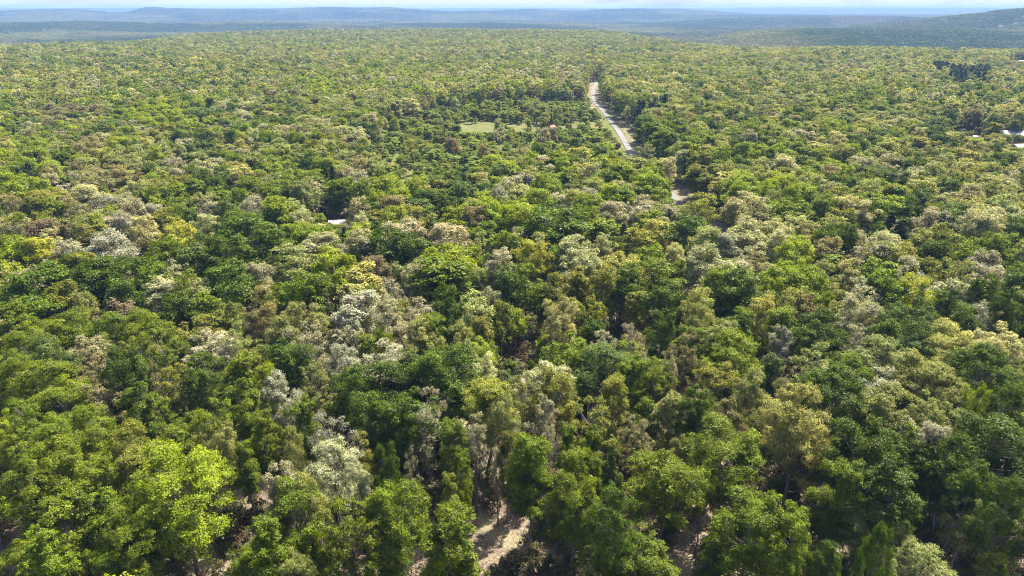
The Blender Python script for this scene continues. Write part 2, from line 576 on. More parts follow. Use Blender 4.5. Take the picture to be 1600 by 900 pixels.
def make_trunk_arrays(form, seed, lobes, detail=1.0):
    rg = np.random.default_rng(seed + 500)
    R, zb, zt, *_ = FORMS[form]
    verts, faces = [], []
    sides = 8 if detail >= 1 else 4
    if form == 'bush':
        for x, y, z, rl in lobes[:6]:
            tube([(0, 0, 0), (x * 0.5, y * 0.5, z * 0.6), (x, y, z)], [0.035, 0.025, 0.01], 4, verts, faces)
        return verts, faces
    r0 = 0.26 if form != 'tall' else 0.22
    lean = rg.normal(size=2) * 0.25
    path, rad = [], []
    nseg = 9 if detail >= 1 else 4
    topz = zt * (0.88 if form in ('tall', 'cone') else 0.72)
    wob = rg.normal(size=(nseg + 1, 2)) * 0.16
    for i in range(nseg + 1):
        f = i / nseg
        path.append((lean[0] * f * 2 + wob[i, 0] * min(1, f * 3), lean[1] * f * 2 + wob[i, 1] * min(1, f * 3), topz * f - 0.3 * (i == 0)))
        rad.append(r0 * (1 - 0.78 * f) * (1.45 if i == 0 else 1.0))
    tube(path, rad, sides, verts, faces)
    P = np.array(path)
    use = lobes if detail >= 1 else lobes[:10]
    for (x, y, z, rl) in use:
        hz = max(zb * 0.55, z - (0.55 * math.hypot(x, y) + 1.2))
        hz = min(hz, topz * 0.97)
        i = min(nseg - 1, int(hz / topz * nseg))
        f = hz / topz * nseg - i
        s = P[i] * (1 - f) + P[i + 1] * f
        e = np.array([x, y, z])
        mid = s * 0.45 + e * 0.55 + np.array([0, 0, -0.12 * np.linalg.norm(e - s)]) + rg.normal(size=3) * 0.15
        r1 = max(0.05, r0 * (1 - 0.78 * hz / topz) * 0.5)
        tube([tuple(s), tuple(mid), tuple(e)], [r1, r1 * 0.6, r1 * 0.22], 5 if detail >= 1 else 3, verts, faces)
        if detail >= 1:
            for q in range({'sparse': 12, 'open': 6}.get(form, 3)):
                dd = rg.normal(size=3); dd[2] = abs(dd[2]) * 0.8; dd /= np.linalg.norm(dd)
                tube([tuple(mid * 0.4 + e * 0.6), tuple(e + dd * rl * 0.5), tuple(e + dd * rl * 1.1 + rg.normal(size=3) * 0.1)],
                     [r1 * 0.4, r1 * 0.25, 0.012], 3, verts, faces)
    return verts, faces

def mesh_from(name, leaf_v, val, mixv, tv, tf, values=None):
    nl = len(leaf_v) // 4
    V = np.vstack([leaf_v.reshape(-1, 3), np.array(tv).reshape(-1, 3)]) if len(tv) else leaf_v.reshape(-1, 3)
    off = nl * 4
    lens = [4] * nl + [len(f) for f in tf]
    idx = np.concatenate([np.arange(nl * 4), np.array([i + off for f in tf for i in f], dtype=int)]) if len(tf) else np.arange(nl * 4)
    me = bpy.data.meshes.new(name)
    me.vertices.add(len(V))
    me.vertices.foreach_set('co', V.astype(np.float32).reshape(-1))
    me.loops.add(len(idx))
    me.loops.foreach_set('vertex_index', idx.astype(np.int32))
    me.polygons.add(len(lens))
    starts = np.concatenate([[0], np.cumsum(lens)[:-1]]).astype(np.int32)
    me.polygons.foreach_set('loop_start', starts)
    mats = np.zeros(len(lens), np.int32)
    if nl and len(tf):
        me.materials.append(LEAF); me.materials.append(BARK)
        mats[nl:] = 1
    elif nl:
        me.materials.append(LEAF)
    else:
        me.materials.append(BARK)
    me.polygons.foreach_set('material_index', mats)
    if nl:
        for nm, arr in (('value', val), ('mixer', mixv)):
            full = np.zeros(len(lens), np.float32)
            full[:nl] = arr
            a = me.attributes.new(nm, 'FLOAT', 'FACE')
            a.data.foreach_set('value', full)
    me.update(calc_edges=True)
    me.validate()
    return me

NOLEAF = np.zeros((0, 3))
Z0 = np.zeros(0, np.float32)
HERO = {}          # form -> list of (trunk mesh, crown mesh)
LEAFN = {'column': (30, 32, 0.165, 1), 'broad': (23, 32, 0.165, 1), 'round': (23, 32, 0.16, 1), 'tall': (26, 30, 0.16, 1), 'open': (20, 22, 0.165, 0.85), 'sparse': (16, 12, 0.15, 0.75)}
for form, nvar in (('column', 2), ('broad', 4), ('round', 4), ('tall', 3), ('open', 4), ('sparse', 3)):
    HERO[form] = []
    for k in range(nvar):
        nt_, nl_, sz, keep = LEAFN[form]
        lv, va, mi, lobes = make_crown_arrays(form, 100 * nvar + 17 * k + len(form), nt_, nl_, sz, keep, tuftr=0.185, dome=(k % 2 == 1 and form in ('broad', 'round', 'tall', 'column')))
        tv, tf = make_trunk_arrays(form, 17 * k + len(form), lobes)
        HERO[form].append((mesh_from('trunk', NOLEAF, Z0, Z0, tv, tf), mesh_from('crown', lv, va, mi, [], [])))

# prototypes of the far stuff, kept in a collection that is not in the scene itself
PROTO = bpy.data.collections.new('forest_prototypes')
PROTO_IDX = {}
def add_proto(key, me):
    i = sum(len(v) for v in PROTO_IDX.values())
    o = bpy.data.objects.new('tree_prototype_%03d' % i, me)
    PROTO.objects.link(o)
    PROTO_IDX.setdefault(key, []).append(i)

for form in ('broad', 'round', 'tall', 'open', 'sparse'):      # the same trees as the nearest ones
    for trunk, crown in HERO[form]:
        pass
MIDN = {'broad': (15, 15, 0.31, 1), 'round': (16, 15, 0.30, 1), 'tall': (17, 15, 0.29, 1), 'open': (13, 12, 0.29, 0.9), 'sparse': (10, 8, 0.25, 0.75), 'cone': (16, 10, 0.34, 1)}
for form in ('broad', 'round', 'tall', 'open', 'sparse', 'cone'):
    for k in range(3):
        a, b, s, keep = MIDN[form]
        lv, va, mi, lobes = make_crown_arrays(form, 900 + 31 * k + len(form), a, b, s, keep, dome=(k != 1 and form in ('broad', 'round', 'open')))
        tv, tf = make_trunk_arrays(form, 931 * k + len(form), lobes, 0.5)
        add_proto(('mid', form), mesh_from('forest_tree', lv, va, mi, tv, tf))
for form in ('broad', 'round', 'tall', 'open', 'cone'):
    for k in range(2):
        lv, va, mi, lobes = make_crown_arrays(form, 1900 + 31 * k + len(form), 6, 5, 0.62, 1, dome=(form != 'cone'))
        tv, tf = make_trunk_arrays(form, 1931 * k + len(form), lobes[:4], 0.5)
        add_proto(('far', form), mesh_from('forest_tree', lv, va, mi, tv, tf))
# far woodland patches: about 60 m of canopy, every tree its own crown and tone
def make_patch(seed):
    rg = np.random.default_rng(seed)
    LV, VA, MI = [], [], []
    step = 8.6
    for gx in range(-4, 5):
        for gy in range(-4, 5):
            x = gx * step + rg.uniform(-3, 3); y = gy * step + rg.uniform(-3, 3)
            if math.hypot(x, y) > 37: continue
            R = rg.uniform(3.6, 5.8); h = rg.uniform(11, 18)
            nn = 46
            d = rg.normal(size=(nn, 3)); d[:, 2] = np.abs(d[:, 2]) * 1.0 - 0.15
            d /= np.linalg.norm(d, axis=1)[:, None]
            c = np.array([x, y, h - R * 0.9]) + d * R * np.array([1, 1, 0.95]) * rg.uniform(0.7, 1.05, (nn, 1))
            n = d + rg.normal(size=(nn, 3)) * 0.4
            n /= np.linalg.norm(n, axis=1)[:, None]
            S = rg.uniform(1.5, 2.6, nn)
            LV.append(leaves_from(c, n, S, S * 0.8, rg))
            tone = rg.uniform(0.75, 1.25)
            VA.append(tone * rg.uniform(0.8, 1.2, nn))
            MI.append(np.clip(rg.uniform(-0.2, 1.2) + rg.uniform(-0.1, 0.1, nn), 0, 1))
    return mesh_from('forest_patch', np.vstack(LV), np.concatenate(VA).astype(np.float32), np.concatenate(MI).astype(np.float32), [], [])
for k in range(5):
    add_proto(('patch', 'x'), make_patch(70 + k))

BUSHES = bpy.data.collections.new('undergrowth_prototypes')
for k in range(4):
    lv, va, mi, lobes = make_crown_arrays('bush', 2900 + k, 12, 7, 0.20, 0.7)
    tv, tf = make_trunk_arrays('bush', 2931 * k, lobes)
    BUSHES.objects.link(bpy.data.objects.new('bush_prototype_%02d' % k, mesh_from('bush', lv, va, mi, tv, tf)))

# ------------------------------------------------------------------ foliage kinds seen in the photo
# code: look, forms, colour 1, colour 2
KINDS = {
    'g': ('fresh green', ('broad', 'round', 'tall', 'open'), (0.185, 0.240, 0.009), (0.130, 0.185, 0.008)),
    'd': ('dark green', ('broad', 'round'), (0.098, 0.150, 0.007), (0.066, 0.112, 0.006)),
    'y': ('bright yellow-green', ('broad', 'round'), (0.275, 0.330, 0.012), (0.200, 0.265, 0.010)),
    'o': ('olive green', ('round', 'open', 'tall'), (0.250, 0.252, 0.035), (0.180, 0.200, 0.025)),
    'p': ('pale sage green', ('round', 'broad', 'open'), (0.32, 0.34, 0.125), (0.23, 0.26, 0.065)),
    'c': ('pale cream blossoming', ('broad', 'round'), (0.47, 0.455, 0.27), (0.31, 0.325, 0.14)),
    'w': ('greyish cream blossoming', ('broad', 'open', 'round'), (0.42, 0.395, 0.31), (0.29, 0.285, 0.18)),
    't': ('golden tan', ('round', 'broad', 'tall'), (0.39, 0.375, 0.115), (0.28, 0.30, 0.085)),
    'b': ('brown budding', ('open', 'round'), (0.29, 0.25, 0.125), (0.22, 0.225, 0.085)),
    'r': ('reddish brown', ('round', 'broad'), (0.27, 0.20, 0.125), (0.20, 0.17, 0.085)),
    's': ('thin grey barely leafed', ('sparse',), (0.33, 0.30, 0.20), (0.24, 0.235, 0.13)),
    'k': ('cool bluish green', ('round', 'tall', 'broad'), (0.145, 0.200, 0.045), (0.100, 0.150, 0.03)),
    'e': ('very dark evergreen', ('tall',), (0.055, 0.085, 0.020), (0.040, 0.066, 0.016)),
    'n': ('young spring green', ('round', 'tall'), (0.29, 0.355, 0.065), (0.21, 0.28, 0.045)),
    'Y': ('lemon yellow', ('round', 'broad'), (0.40, 0.40, 0.05), (0.30, 0.34, 0.045)),
}

# hand-read trees: column of the crown, row of its top, crown width (photo pixels), kind [, row where the trunk meets the ground]
TREES = [
 # the nearest ones
 (314,695,172,'y',905),(828,676,84,'g',866),(893,738,100,'g',897),(1290,715,78,'g',888),(1350,790,112,'p',912),(1482,775,78,'p',905),
 (1222,604,128,'t',800),(778,690,44,'s',822),(745,640,62,'w',800),(670,622,84,'s',778),(1180,766,130,'g'),(1040,702,150,'g'),(962,758,95,'d'),(1000,842,125,'g'),
 (1142,660,150,'g'),(1105,716,55,'y'),(1445,852,115,'p'),(1405,715,135,'d'),(1345,655,125,'d'),(1425,668,125,'d'),(1562,650,165,'d'),(1520,702,110,'d'),
 (1590,745,95,'d'),(1560,862,52,'g'),(1245,792,70,'g'),(1500,680,80,'d'),(35,725,115,'g'),(95,762,105,'g'),(155,770,115,'g'),(55,808,95,'g'),(195,795,110,'g'),
 (20,848,85,'g'),(108,850,90,'g'),(205,845,80,'d'),(165,860,70,'g'),(2,640,70,'y'),(410,790,90,'g'),(455,758,115,'g'),(535,772,120,'g'),(620,756,115,'g'),
 (702,790,112,'g'),(690,858,80,'y'),(595,840,95,'g'),(500,830,90,'g'),(400,850,80,'g'),(452,868,70,'p'),(762,884,34,'g'),(430,720,85,'w'),(520,690,105,'c'),
 (472,742,70,'p'),(560,720,60,'c'),(925,830,70,'g'),(1120,850,60,'d'),(1300,850,60,'d'),(1385,820,60,'d'),
 # second belt
 (52,566,112,'g'),(88,598,92,'g'),(30,618,80,'g'),(145,588,80,'b'),(215,600,80,'g'),(132,632,82,'g'),(75,655,85,'g'),(266,562,72,'o'),(237,566,22,'w'),
 (315,550,72,'d'),(372,548,62,'g'),(318,620,82,'g'),(378,594,88,'g'),(375,675,56,'g'),(200,662,92,'o'),(262,652,78,'g'),(188,540,72,'d'),(130,522,76,'c'),
 (62,530,82,'k'),(18,552,66,'g'),(125,548,66,'b'),(215,520,62,'o'),(252,512,66,'g'),(325,518,106,'w'),(392,552,62,'o'),(195,700,80,'o'),(145,715,85,'g'),
 (250,700,60,'o'),(100,700,70,'g'),(340,660,60,'p'),(20,680,70,'g'),
 (428,584,72,'w'),(470,622,48,'g'),(492,564,58,'p'),(442,528,82,'d'),(412,568,52,'y'),(515,638,92,'s'),(548,572,90,'d'),(620,556,112,'d'),(700,542,112,'d'),
 (640,606,112,'d'),(580,612,86,'d'),(745,550,68,'c'),(672,590,60,'w'),(760,588,112,'o'),(708,655,62,'g'),(598,532,108,'w'),(530,535,62,'w'),(478,500,86,'s'),
 (552,503,62,'w'),(575,520,42,'g'),(600,508,34,'y'),(642,523,58,'b'),(662,498,62,'p'),(720,508,58,'p'),(620,498,40,'r'),(455,664,46,'p'),(436,664,42,'y'),
 (405,640,52,'g'),(560,660,50,'o'),(600,690,50,'d'),(640,700,44,'s'),(785,620,54,'p'),(700,720,52,'o'),(792,672,40,'o'),(720,700,40,'g'),
 (855,556,92,'c'),(890,520,92,'g'),(855,512,62,'g'),(940,538,92,'k'),(978,524,72,'g'),(1028,548,72,'g'),(990,556,48,'g'),(1002,542,34,'w'),(1048,548,28,'w'),
 (962,585,56,'o'),(870,580,82,'o'),(820,582,62,'p'),(1048,608,52,'t'),(1010,608,52,'g'),(1092,598,72,'d'),(1072,518,58,'b'),(1150,515,92,'g'),(1122,555,82,'o'),
 (1162,598,34,'r'),(1140,620,62,'b'),(1182,578,62,'p'),(850,614,54,'w'),(860,655,52,'s'),(815,655,48,'w'),(930,618,82,'o'),(962,682,46,'k'),(890,648,54,'g'),
 (928,652,54,'g'),(1000,640,62,'b'),(1062,680,44,'p'),(1192,620,42,'p'),(900,700,60,'g'),(1010,690,50,'o'),(930,700,50,'g'),
 (1220,506,50,'w'),(1270,498,82,'d'),(1345,500,68,'s'),(1420,500,92,'d'),(1385,528,92,'p'),(1288,538,82,'p'),(1330,548,72,'g'),(1442,524,66,'k'),(1490,508,92,'t'),
 (1562,505,92,'c'),(1548,544,92,'d'),(1452,558,102,'p'),(1500,574,82,'p'),(1532,598,46,'y'),(1378,572,92,'w'),(1390,605,102,'p'),(1318,580,122,'d'),(1450,612,86,'p'),
 (1500,622,82,'p'),(1412,640,62,'w'),(1462,655,76,'w'),(1582,598,66,'d'),(1230,570,50,'s'),(1268,566,38,'s'),(1326,648,66,'k'),(1214,540,52,'k'),(1580,560,50,'g'),
 (1260,600,50,'g'),
 # third belt
 (100,368,56,'w'),(165,358,82,'w'),(216,332,46,'c'),(30,368,56,'y'),(62,364,46,'Y'),(145,398,82,'d'),(48,420,112,'d'),(112,410,92,'d'),(182,404,92,'d'),
 (235,398,66,'d'),(198,420,42,'s'),(180,432,56,'d'),(92,436,66,'o'),(132,452,36,'p'),(252,433,64,'c'),(232,412,70,'g'),(290,422,60,'g'),(278,453,76,'d'),
 (322,455,52,'g'),(272,404,52,'s'),(176,460,60,'r'),(206,474,24,'b'),(60,466,80,'g'),(20,474,66,'g'),(100,488,92,'g'),(165,488,82,'g'),(220,486,82,'g'),
 (66,504,40,'p'),(310,484,92,'o'),(394,486,46,'b'),(298,378,62,'k'),(262,368,62,'g'),(312,362,58,'d'),(382,334,80,'d'),(346,364,72,'d'),(276,344,56,'Y'),
 (356,394,36,'r'),(352,406,86,'d'),(310,435,52,'c'),(386,410,42,'w'),(320,330,42,'c'),(350,470,70,'o'),(372,505,60,'p'),(30,510,70,'g'),
 (414,350,62,'d'),(480,338,88,'g'),(537,352,26,'e'),(560,342,62,'y'),(500,360,66,'c'),(562,358,62,'w'),(450,380,86,'p'),(515,386,50,'y'),(545,392,36,'y'),
 (557,374,24,'y'),(606,354,76,'d'),(583,394,50,'r'),(650,364,56,'d'),(650,406,52,'c'),(700,384,90,'y'),(690,408,100,'g'),(750,414,42,'p'),(566,408,62,'t'),
 (478,424,72,'g'),(432,440,52,'g'),(410,408,42,'w'),(430,394,34,'g'),(545,440,52,'t'),(482,462,58,'p'),(456,474,46,'p'),(562,450,86,'w'),(602,466,62,'w'),
 (416,474,52,'b'),(432,494,62,'p'),(582,440,34,'g'),(612,430,46,'w'),(622,466,36,'p'),(666,462,62,'w'),(670,488,58,'g'),(735,455,76,'p'),(762,446,42,'w'),
 (782,466,44,'o'),(700,346,68,'w'),(640,342,62,'w'),(780,388,52,'w'),(792,412,62,'d'),(742,378,40,'g'),(716,358,40,'b'),(760,342,42,'g'),(690,470,40,'d'),
 (750,490,40,'o'),(705,440,50,'d'),
 (870,330,96,'d'),(942,338,62,'g'),(830,372,54,'Y'),(815,355,42,'w'),(842,358,30,'t'),(870,380,38,'g'),(900,364,62,'c'),(945,366,38,'c'),(910,388,62,'c'),
 (1028,338,44,'t'),(1000,352,62,'o'),(1076,332,64,'d'),(1104,346,52,'p'),(1062,378,32,'c'),(975,394,72,'t'),(1022,400,84,'g'),(984,412,62,'d'),(820,410,56,'g'),
 (872,422,48,'o'),(906,414,48,'o'),(940,416,48,'o'),(966,430,42,'p'),(848,440,42,'g'),(996,450,42,'o'),(1042,436,66,'d'),(1102,448,56,'t'),(1132,414,72,'g'),
 (1100,378,56,'c'),(1142,400,42,'g'),(1172,420,82,'d'),(1190,460,52,'t'),(1160,478,52,'g'),(1096,474,52,'p'),(1126,500,62,'p'),(1036,484,52,'d'),(942,504,44,'w'),
 (984,498,48,'s'),(1158,352,62,'c'),(1172,338,52,'c'),(1136,358,52,'w'),(1180,382,62,'b'),(1086,508,40,'g'),(1070,465,40,'g'),(895,460,40,'o'),(930,455,40,'o'),
 (1396,334,50,'e'),(1374,348,34,'d'),(1210,342,42,'c'),(1242,336,42,'c'),(1272,346,52,'b'),(1302,350,52,'g'),(1342,360,30,'w'),(1300,368,52,'b'),(1328,348,46,'d'),
 (1228,408,62,'y'),(1204,430,40,'y'),(1262,418,72,'g'),(1330,403,46,'c'),(1350,430,60,'w'),(1380,398,62,'g'),(1420,396,52,'w'),(1396,420,62,'g'),(1460,400,52,'o'),
 (1440,428,56,'Y'),(1500,400,52,'p'),(1544,410,52,'w'),(1556,428,58,'d'),(1500,434,72,'c'),(1498,455,80,'d'),(1534,466,46,'w'),(1428,464,92,'d'),(1350,466,82,'c'),
 (1290,482,72,'d'),(1268,456,46,'b'),(1304,442,42,'p'),(1226,478,56,'g'),(1592,408,40,'g'),(1584,452,46,'d'),(1562,488,42,'b'),(1300,456,26,'g'),(1480,348,56,'o'),
 (1572,364,62,'g'),(1240,450,50,'t'),(1320,470,40,'p'),
 # further groups of one kind in the mid distance
 (320,210,60,'k'),(340,258,46,'d'),(375,262,60,'g'),(60,232,26,'e'),(12,236,28,'e'),(40,262,24,'e'),(110,232,34,'g'),(165,265,44,'g'),(160,250,60,'b'),
 (145,205,50,'b'),(95,200,24,'s'),(125,192,24,'s'),(310,250,34,'c'),(285,240,34,'w'),(22,268,50,'y'),(25,285,60,'b'),(75,272,30,'c'),(10,330,30,'w'),
 (120,308,60,'b'),(180,300,60,'w'),(345,250,30,'c'),(375,250,30,'t'),(395,300,50,'w'),(310,305,50,'w'),(380,290,30,'b'),(115,245,24,'b'),
 (550,220,34,'b'),(490,240,40,'y'),(450,220,36,'p'),(430,245,40,'y'),(495,300,40,'b'),(505,275,50,'c'),(555,258,36,'w'),(580,262,24,'w'),(525,262,24,'e'),
 (535,270,40,'g'),(575,275,30,'g'),(560,240,30,'b'),(610,222,26,'s'),(625,215,22,'s'),(595,210,24,'d'),(665,200,26,'d'),(640,190,24,'s'),(690,170,24,'b'),(520,290,60,'d'),
 (600,275,50,'y'),(615,295,50,'d'),(655,290,50,'d'),(700,295,50,'g'),(730,285,50,'d'),(770,290,26,'w'),(560,310,30,'w'),(590,305,50,'d'),(610,310,50,'o'),(650,300,46,'k'),
 (820,285,60,'p'),(850,300,40,'w'),(882,282,20,'k'),(905,300,40,'g'),(955,300,44,'w'),(990,300,50,'w'),(1020,280,44,'g'),(1010,240,20,'g'),(1045,230,50,'c'),
 (950,235,50,'y'),(985,260,50,'g'),(1020,250,30,'g'),(870,260,50,'g'),(1010,200,44,'d'),(1000,180,50,'g'),(1060,180,60,'g'),(1010,150,34,'e'),(975,155,30,'w'),(1030,148,22,'e'),
 (1100,190,60,'g'),(1150,190,30,'w'),(1180,205,24,'w'),(1130,195,24,'k'),(1170,175,60,'g'),(1100,240,60,'o'),(1140,270,50,'t'),(1160,270,50,'y'),(1120,300,60,'o'),
 (1075,300,36,'p'),(1170,300,40,'c'),(1180,320,50,'c'),(1345,295,40,'g'),(1245,290,34,'w'),(1270,290,44,'p'),(1320,270,34,'d'),(1275,252,24,'t'),(1240,265,60,'y'),
 (1400,250,60,'d'),(1430,290,50,'k'),(1410,320,34,'w'),(1440,315,46,'w'),(1500,310,50,'k'),(1510,315,30,'t'),(1540,290,50,'d'),(1530,250,50,'k'),(1450,230,50,'d'),
 (1490,160,34,'d'),(1525,160,30,'b'),(1555,160,30,'t'),(1580,170,30,'t'),(1540,200,22,'t'),(1580,260,40,'w'),(1350,200,60,'d'),(1450,185,26,'d'),(1230,190,24,'k'),
 (1330,175,34,'k'),(1515,94,64,'e'),(1475,92,30,'e'),(1295,205,50,'t'),(1360,180,40,'t'),(100,150,70,'b'),(250,145,80,'y'),(60,120,60,'o'),(500,110,60,'y'),
]

H_DEFAULT = {'d': 17.5, 'e': 15.0, 'r': 15, 'b': 16, 's': 17, 'w': 16.5, 'c': 16.5}
trees = []    # x, y, R, h, kind, listed
def add_listed():
    rl = random.Random(5)
    for t in TREES:
        px, ty, w, kind = t[:4]
        if ty < 326:
            continue
        if len(t) > 4:
            x, y = at(px, t[4], 0)
            r = ray(px, ty)
            h = CAM_Z + r[2] / r[1] * y
        else:
            h = H_DEFAULT.get(kind, 16.5) + rl.uniform(-1.2, 1.2)
            if w < 45: h -= 2.0
            if ty > 820: h = 11 + rl.uniform(-1, 1.5)
            # the row that reads as the top is the near-top rim of the crown
            x, y = at(px, ty, h - 0.4)
        dep = proj(x, y, h)[2]
        R = w * 0.5 * dep / FPX * (1.0 if len(t) > 4 else 0.98 if ty > 640 else 1.08 if ty > 560 else 1.16)
        if len(t) <= 4 and ty <= 820: h = min(max(h, R * 2.3), 20)
        trees.append([x, y, R, h, kind, 1])
add_listed()
NL = len(trees)

# ------------------------------------------------------------------ fill in the rest of the forest
BLOBS = [(t[0], t[1] + t[2] * 0.35, t[2] * 0.5, t[3]) for t in TREES]
codes = list('gdyopcwtbrske')
def weights(py, px):
    w = dict(g=.27, d=.13, y=.13, o=.14, p=.15, c=.06, w=.05, t=.05, b=.03, r=.003, s=.02, k=.04, e=.0)
    if py < 330: w.update(g=.24, y=.16, d=.10, t=.09, b=.05, o=.16, p=.14, c=.05, w=.04, k=.05)
    if py < 140: w.update(t=.15, b=.13, o=.21, y=.13, g=.18, d=.08, p=.13, w=.03, c=.03, k=.05)
    return np.array([w[c] for c in codes])

def fill(cell, rmin, rmax, seed, halfdeg=44):
    rg = np.random.default_rng(seed)
    n = int(rmax / cell) + 1
    gx, gy = np.meshgrid(np.arange(-n, n + 1), np.arange(0, n + 1))
    x = (gx + rg.uniform(-0.42, 0.42, gx.shape)) * cell
    y = (gy + rg.uniform(-0.42, 0.42, gy.shape)) * cell
    x += (gy % 2) * cell * 0.5
    r = np.hypot(x, y); az = np.degrees(np.arctan2(x, y))
    edge = np.interp(az_to_px(np.radians(az)), *EDGE) + 260
    k = (r > rmin) & (r < rmax) & (np.abs(az) < halfdeg) & (r < np.maximum(edge, 900))
    return x[k], y[k]

LX = np.array([t[0] for t in trees]); LY = np.array([t[1] for t in trees]); LR = np.array([t[2] for t in trees])
fx, fy = [], []
for cell, a, b, s in ((7.2, 38, 420, 11), (7.8, 420, 900, 12), (8.8, 900, 2400, 13)):
    x_, y_ = fill(cell, a, b, s)
    fx.append(x_); fy.append(y_)
fx = np.concatenate(fx); fy = np.concatenate(fy)
rr = np.hypot(fx, fy)
fR = np.where(rr < 420, 4.9, np.where(rr < 900, 5.3, 5.8)) * rng.uniform(0.72, 1.3, len(fx))
fh = 16.0 * rng.uniform(0.86, 1.12, len(fx)) + 3 * (vnoise(fx, fy, 60, 77) - 0.5)
keep = np.ones(len(fx), bool)
gpx, gpy, gdep = proj(fx, fy, terrain(fx, fy))
# keep clear of listed trees
near = rr < 330
for i in np.where(near)[0]:
    d = np.hypot(LX - fx[i], LY - fy[i])
    j = int(np.argmin(d - LR * 0.8))
    if d[j] < LR[j] * 0.8 + fR[i] * 0.72: keep[i] = False
# nearest belt is all read by hand inside the frame
keep &= ~((rr < 84) & (np.abs(gpx - 800) < 830) & (gpy < 1120) & (gdep > 1))
for poly in BARE:
    keep &= ~inside(poly, gpx, gpy)
for poly in MEADOWS:
    keep &= ~(inside(poly, gpx, gpy) & (rng.uniform(size=len(fx)) < 0.7))
rd = road_dist(fx, fy)
keep &= rd > np.where(rr > 330, np.where(road_side(fx, fy) > 0, 5.8, 4.0), np.where(road_side(fx, fy) > 0, 5.5, 2.6))
scrub = inside(SCRUB, gpx, gpy) & (gdep > 1)
pick = rng.uniform(size=len(fx))
fh = np.where(scrub, np.where(pick < 0.93, rng.uniform(4.0, 8.5, len(fx)), rng.uniform(11, 14, len(fx))), fh)
fR = np.where(scrub, np.where(pick < 0.93, rng.uniform(1.8, 3.0, len(fx)), 3.2), fR)
fx, fy, fR, fh, scrub = fx[keep], fy[keep], fR[keep], fh[keep], scrub[keep]

# more young trees in the scrub
sx, sy = fill(3.9, 230, 560, 99)
spx, spy, sdep = proj(sx, sy, 0 * sx)
k = inside(SCRUB, spx, spy) & ~((inside(MEADOWS[0], spx, spy) | inside(MEADOWS[1], spx, spy)) & (rng.uniform(size=len(sx)) < 0.85)) & (road_dist(sx, sy) > 7) & (rng.uniform(size=len(sx)) < np.clip(3.0 * vnoise(sx, sy, 18, 640) - 0.5, 0.05, 1))
sx, sy = sx[k], sy[k]
fx = np.concatenate([fx, sx]); fy = np.concatenate([fy, sy])
_q = rng.uniform(0, 1, len(sx)) ** 1.6
fR = np.concatenate([fR, 1.1 + 2.4 * _q]); fh = np.concatenate([fh, 1.8 + 6.0 * _q])
scrub = np.concatenate([scrub, np.ones(len(sx), bool)])

# lower trees in the gaps of the canopy
vx, vy = fill(8.2, 60, 620, 55)
vpx, vpy, vdep = proj(vx, vy, 0 * vx)
k = (road_dist(vx, vy) > 6) & ~((np.hypot(vx, vy) < 92) & (np.abs(vpx - 800) < 830) & (vdep > 1))
for poly in BARE + MEADOWS + [SCRUB]: k &= ~inside(poly, vpx, vpy)
vx, vy = vx[k], vy[k]
fx = np.concatenate([fx, vx]); fy = np.concatenate([fy, vy])
fR = np.concatenate([fR, rng.uniform(2.2, 3.6, len(vx))]); fh = np.concatenate([fh, rng.uniform(8.5, 12.5, len(vx))])
scrub = np.concatenate([scrub, np.zeros(len(vx), bool)])
fz = terrain(fx, fy)
tpx, tpy, _ = proj(fx, fy, fz + fh * 0.85)
nz = np.stack([vnoise(fx, fy, 26, 200 + i) + 0.6 * vnoise(fx, fy, 110, 300 + i) + 0.35 * (vnoise(fx, fy, 330, 400 + i) - 0.5) for i in range(len(codes))], -1)
W = np.stack([weights(a, b) for a, b in zip(tpy, tpx)])
W = W * np.exp(4.2 * (nz - 0.8))
right = (tpx > 1050) & (tpy < 420)
W[right, codes.index('t')] *= 1.5; W[right, codes.index('c')] *= 1.4; W[right, codes.index('p')] *= 1.3
W /= W.sum(1)[:, None]
cum = W.cumsum(1)
u = rng.uniform(size=len(fx))
ki = (u[:, None] > cum).sum(1).clip(0, len(codes) - 1)
fk = np.array(codes)[ki]
# belong to a hand-read group of one kind?
for bx_, by_, br_, bk in BLOBS:
    m = (np.abs(tpx - bx_) < br_) & (np.abs(tpy - by_) < max(6, br_ * 0.42)) & (rng.uniform(size=len(fx)) < 0.85)
    fk[m] = bk
sc_k = np.where(rng.uniform(size=len(fx)) < 0.5, 'n', np.where(rng.uniform(size=len(fx)) < 0.5, 'g', 'o'))
fk = np.where(scrub & (fh < 9), sc_k, fk)
for i in range(len(fx)):
    trees.append([fx[i], fy[i], fR[i], fh[i], fk[i], 2 if scrub[i] else 0])

_bx, _by = at(862, 196, 5.0)
trees.append([_bx + 0.5, _by + 7, 2.3, 9.0, 'e', 2])
T = np.array([[t[0], t[1], t[2], t[3]] for t in trees])
K = [t[4] for t in trees]
SC = np.array([t[5] for t in trees])
TZ = terrain(T[:, 0], T[:, 1])

# lines of sight that are open in the photo (road, meadow, roofs, bare ground): trees standing in them are lower
SIGHT = []
for (a, b) in zip(ROAD_PX[1:9], ROAD_PX[2:10]):
    if b[1] > 246: continue
    for t in np.linspace(0, 1, 5):
        for off in (-4, 0, 4):
            SIGHT.append((a[0] + (b[0] - a[0]) * t + off, a[1] + (b[1] - a[1]) * t, 0.0))
for px in (724, 735, 746, 760, 770, 806, 815, 834):
    for py in (197, 204): SIGHT.append((px, py, 0.0))
for px in (880, 900, 925, 945):
    for py in (198,): SIGHT.append((px, py, 0.0))
for px, py in ((988, 210), (983, 200)): SIGHT.append((px, py, 0.0))
ROOFS = [(525, 341, 2.2), (525, 342, 3.5), (1583, 206, 4.5), (1592, 226, 1.0), (1505, 202, 1.5), (861, 194, 5), (1490, 82, 5), (1594, 93, 5), (829, 554, 1.2), (1522, 211, 1.2)]
